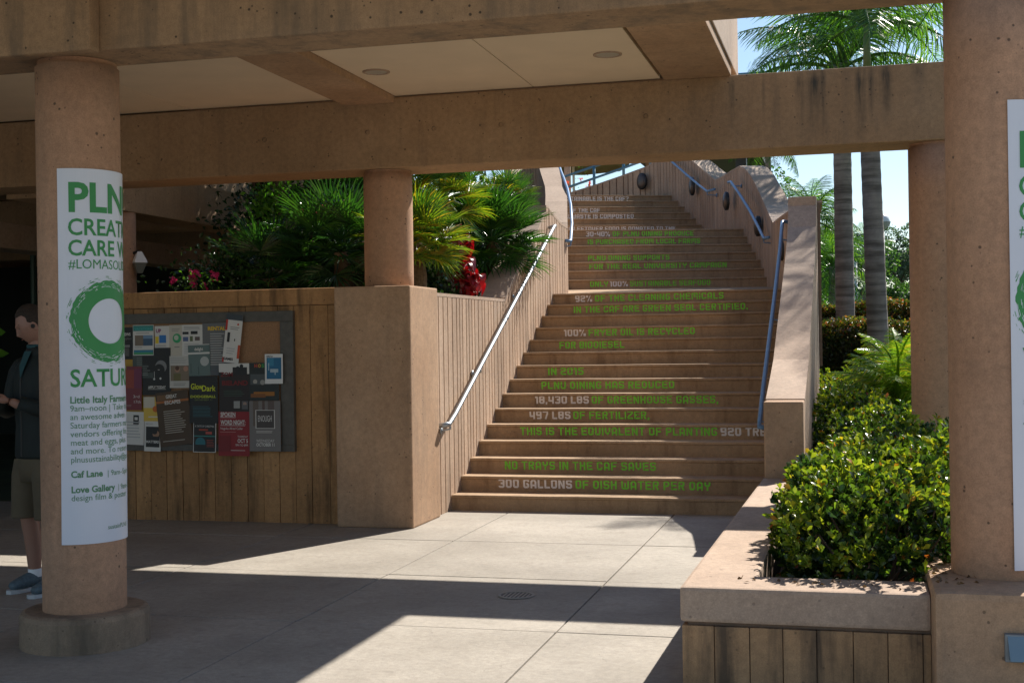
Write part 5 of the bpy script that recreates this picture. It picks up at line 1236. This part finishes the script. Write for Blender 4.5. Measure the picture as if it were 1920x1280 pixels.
# local frame: +x forward, +y the man's left, z up
N_ = [((0, 0, .96), .11), ((0, 0, 1.10), .10), ((.0, 0, 1.26), .105), ((-.005, 0, 1.38), .09), ((0, 0, 1.50), .060), ((.012, 0, 1.575), .056), ((.025, 0, 1.64), .06),
      ((0, .085, .88), .078), ((.03, .11, .52), .062), ((.0, .115, .30), .056), ((-.01, .12, .09), .038),
      ((0, -.085, .88), .078), ((.02, -.11, .52), .062), ((-.02, -.115, .30), .056), ((-.03, -.12, .09), .038),
      ((-.01, .17, 1.40), .045), ((.02, .235, 1.18), .040), ((.21, .14, 1.17), .034), ((.28, .09, 1.215), .026),
      ((-.01, -.17, 1.40), .045), ((.02, -.235, 1.18), .040), ((.22, -.12, 1.19), .034), ((.29, -.06, 1.235), .026)]
E_ = [(0, 1), (1, 2), (2, 3), (3, 4), (4, 5), (5, 6), (0, 7), (7, 8), (8, 9), (9, 10), (0, 11), (11, 12), (12, 13), (13, 14), (3, 15), (15, 16), (16, 17), (17, 18), (3, 19), (19, 20), (20, 21), (21, 22)]
body = skin_mesh('body', N_, E_, skinm)
bm = bmesh.new(); bm.from_mesh(body)
# head with a face: deformed sphere, looking down and slightly to the man's left
hm = bmesh.new(); bmesh.ops.create_uvsphere(hm, u_segments=40, v_segments=28, radius=1)
for v in hm.verts:
    x, y, z = v.co; s = 1.0
    px_ = x * .098; py_ = y * .076 * (1 - .16 * max(0, -z)); pz = z * .122
    if x > .2:
        fx_ = x
        nose = math.exp(-((y / .16) ** 2)) * math.exp(-(((z + .12) / .20) ** 2)); tipn = math.exp(-((y / .17) ** 2)) * math.exp(-(((z + .26) / .09) ** 2))
        px_ += (.012 * nose + .014 * tipn)
        for sy in (-.38, .38): px_ -= .010 * math.exp(-(((y - sy) / .17) ** 2)) * math.exp(-(((z - .06) / .10) ** 2))
        px_ += .006 * math.exp(-((y / .5) ** 2)) * math.exp(-(((z - .22) / .09) ** 2))
        px_ += .007 * math.exp(-((y / .22) ** 2)) * math.exp(-(((z + .50) / .05) ** 2)) - .006 * math.exp(-((y / .25) ** 2)) * math.exp(-(((z + .575) / .03) ** 2)) + .006 * math.exp(-((y / .2) ** 2)) * math.exp(-(((z + .64) / .05) ** 2))
        px_ += .012 * math.exp(-((y / .28) ** 2)) * math.exp(-(((z + .86) / .14) ** 2))
    v.co = (px_, py_, pz)
HM = Matrix.Translation((.042, 0, 1.675)) @ Matrix.Rotation(radians(-38), 4, 'Z') @ Matrix.Rotation(radians(24), 4, 'Y')
for v in hm.verts: v.co = HM @ v.co
tmp = bpy.data.meshes.new('tmp'); hm.to_mesh(tmp); bm.from_mesh(tmp); hm.free()
def chain(pts, r0, r1):
    m_ = skin_mesh('f', [(p, r0 + (r1 - r0) * i / (len(pts) - 1)) for i, p in enumerate(pts)], [(i, i + 1) for i in range(len(pts) - 1)], skinm, 1); bm.from_mesh(m_)
# hands: palms round the phone, five fingers each
for s, base in ((1, Vector((.285, .085, 1.215))), (-1, Vector((.295, -.055, 1.235)))):
    inn = Vector((.35, -s * .93, 0)).normalized(); fw = Vector((.93, s * .15, .12)).normalized(); upz = Vector((0, 0, 1))
    chain([base - fw * .01, base + fw * .035 + inn * .005, base + fw * .06 + inn * .012], .024, .024)
    for k in range(4):
        o = base + fw * (.05 + .004 * k) + upz * (.024 - .016 * k) + inn * .01; L = (.030, .033, .031, .024)[k]
        chain([o, o + fw * L * .8 + inn * L * .5, o + fw * L * .9 + inn * L * 1.3, o + fw * L * .5 + inn * L * 1.9], .0095, .0075)
    chain([base + upz * .015 + inn * .01, base + fw * .02 + inn * .03 + upz * .03, base + fw * .04 + inn * .045 + upz * .028], .011, .009)
bm.to_mesh(body); bm.free(); link('body', body, per)
# hair cap, ears, eyes and brows
b = MB(); nu, nv = 36, 16
for j in range(nv + 1):
    th = pi * .5 * 1.25 * j / nv
    for i in range(nu):
        a = 2 * pi * i / nu; x = sin(th) * cos(a); y = sin(th) * sin(a); z = cos(th)
        lim = .62 if x > .30 else (.12 if x > .02 else (-.1 if x > -.25 else -.45))
        k = 1.07 + .025 * sin(i * 5.1 + j * 3.3)
        if z < lim: k = .90
        b.v.append(tuple(HM @ Vector((x * .098 * k - .002, y * .077 * k, z * .125 * k))))
for j in range(nv):
    for i in range(nu): b.f.append((j * nu + i, (j + 1) * nu + i, (j + 1) * nu + (i + 1) % nu, j * nu + (i + 1) % nu)); b.mi.append(0)
b.build('hair', hair, per, smooth=True)
for s in (-1, 1):
    hm = bmesh.new(); bmesh.ops.create_uvsphere(hm, u_segments=14, v_segments=10, radius=1)
    for v in hm.verts: v.co = HM @ Vector((v.co.x * .018 - .008, s * .077 + v.co.y * .007, v.co.z * .032 - .012 + .004 * v.co.x))
    m_ = bpy.data.meshes.new('ear'); hm.to_mesh(m_); hm.free(); link('ear', m_, per, skinm)
    b = MB(); b.tube([HM @ Vector((.082, s * .022, .030)), HM @ Vector((.079, s * .034, .033)), HM @ Vector((.070, s * .048, .028))], .004, 6); b.build('eyebrow', hair, per)
    b = MB(); b.tube([HM @ Vector((.084, s * .022, .008)), HM @ Vector((.078, s * .038, .008))], .0035, 6); b.build('eye', M['black'], per)
b = MB(); b.lathe([(0, .012), (.010, .010), (.013, 0), (.010, -.012), (0, -.014)], tuple(HM @ Vector((0, .086, -.010))), 10); b.build('earphone', M['black'], per, smooth=True)
b = MB(); b.tube([HM @ Vector((.092, -.018, -.060)), HM @ Vector((.098, 0, -.062)), HM @ Vector((.092, .018, -.060))], .0035, 6); b.build('mouth', plain('lips', (.28, .10, .08), .5), per)
# jacket, shirt, shorts, shoes, phone
def loft(b, secs, n=28, cap=True):
    base = len(b.v)
    for (cx_, cy_, z, rx, ry) in secs:
        for k in range(n):
            a = 2 * pi * k / n; wr = 1 + .015 * sin(a * 5 + z * 31) + .01 * sin(a * 3 - z * 47)
            b.v.append((cx_ + cos(a) * rx * wr, cy_ + sin(a) * ry * wr, z))
    for i in range(len(secs) - 1):
        for k in range(n):
            b.f.append((base + i * n + k, base + i * n + (k + 1) % n, base + (i + 1) * n + (k + 1) % n, base + (i + 1) * n + k)); b.mi.append(0)
    b.f.append(tuple(base + k for k in reversed(range(n)))); b.mi.append(0)
b = MB(); loft(b, [(0, 0, .845, .128, .178), (0, 0, .86, .134, .184), (0, 0, .93, .134, .182), (.002, 0, 1.05, .128, .172), (.004, 0, 1.18, .132, .180), (0, 0, 1.30, .135, .195), (-.004, 0, 1.38, .125, .198), (-.006, 0, 1.43, .108, .178), (-.008, 0, 1.465, .090, .135), (-.008, 0, 1.49, .078, .095), (-.006, 0, 1.52, .070, .075)])
b.build('jacket', jack, per, smooth=True)
for s_ in (1, -1):
    b = MB(); hz = 1.20 if s_ > 0 else 1.215
    b.tube([(-.006, s_ * .12, 1.425), (-.006, s_ * .165, 1.405), (-.004, s_ * .205, 1.36), (.01, s_ * .232, 1.28), (.02, s_ * .245, 1.20), (.04, s_ * .24, 1.155), (.09, s_ * .215, 1.145), (.16, s_ * .175, 1.165), (.235, s_ * (.125 if s_ > 0 else .10), hz)], [.06, .072, .074, .066, .062, .060, .056, .050, .043], 16)
    b.build('sleeve', jack, per, smooth=True)
b = MB(); b.tube([(.136, 0, .86), (.134, 0, 1.05), (.138, 0, 1.2), (.136, 0, 1.34)], .005, 6); b.build('zip', plain('zip', (.05, .05, .05), .4, .5), per)
b = MB(); b.lathe([(.062, -.02), (.070, .03), (.066, .036), (.058, .02)], (.006, 0, 1.515), 20); b.build('shirt_collar', tee, per, smooth=True)
b = MB(); b.lathe([(.085, -.05), (.088, -.01), (.078, .035), (.070, .034), (.074, -.01)], (-.008, 0, 1.51), 20); b.build('jacket_collar', jack, per, smooth=True)
b = MB(); b.add([(.139, 0, 1.34), (.122, .03, 1.42), (.080, .035, 1.51), (.080, -.035, 1.51), (.122, -.03, 1.42)], [(0, 1, 4), (1, 2, 3, 4)]); b.build('shirt', tee, per)
b = MB(); loft(b, [(0, 0, .70, .115, .175), (0, 0, .80, .125, .182), (0, 0, .90, .120, .175), (0, 0, .99, .105, .155)])
for s_ in (1, -1): loft(b, [(.022, s_ * .118, .470, .096, .088), (.022, s_ * .118, .48, .098, .090), (.018, s_ * .112, .60, .100, .092), (.008, s_ * .10, .74, .112, .095), (0, s_ * .09, .84, .112, .090)])
b.build('shorts', khaki, per, smooth=True)
shoe = plain('blue_grey_trainer', (.09, .13, .15), .6, var=.3, scale=60); sole = plain('pale_sole', (.5, .52, .52), .6)
for s, ox in ((1, 0.0), (-1, -.02)):
    y0 = s * .12
    m_ = skin_mesh('shoe', [((-.055 + ox, y0, .068), (.048, .05)), ((.02 + ox, y0, .075), (.048, .055)), ((.10 + ox, y0 + s * .006, .054), (.050, .04)), ((.17 + ox, y0 + s * .01, .042), (.042, .028))], [(0, 1), (1, 2), (2, 3)], shoe); so_ = link('shoe', m_, per)
    b = MB(); outl = [(-.105, -.028), (-.05, -.04), (.05, -.038), (.14, -.044), (.195, -.025), (.205, .01), (.18, .04), (.10, .048), (0, .036), (-.07, .036), (-.105, .02)]
    n = len(outl); b.v = [(x * .93 + ox, y0 + s * y * .93, .002) for x, y in outl] + [(x * .93 + ox, y0 + s * y * .93, .026) for x, y in outl]; b.f = [tuple(range(n)), tuple(range(n, 2 * n))] + [(i, (i + 1) % n, (i + 1) % n + n, i + n) for i in range(n)]; b.mi = [0] * (n + 2); b.build('sole', sole, so_)
    b = MB(); b.lathe([(.042, .0), (.045, .05), (.040, .052)], (-.012 + ox, y0, .085), 14); b.build('sock', M['white'], so_, smooth=True)
loc = Matrix.Rotation(FA, 4, 'Z') @ Vector((.375, .015, 1.238))
ph = boxpart('phone', (-.068, .068, -.035, .035, -.005, .005), M['black'], bevel=.003); tag(ph, 'dark phone held in both hands of the man', 'phone')
ph.location = (PX + loc.x, PY + loc.y, loc.z); ph.rotation_euler = (0, radians(20), FA + pi / 2)
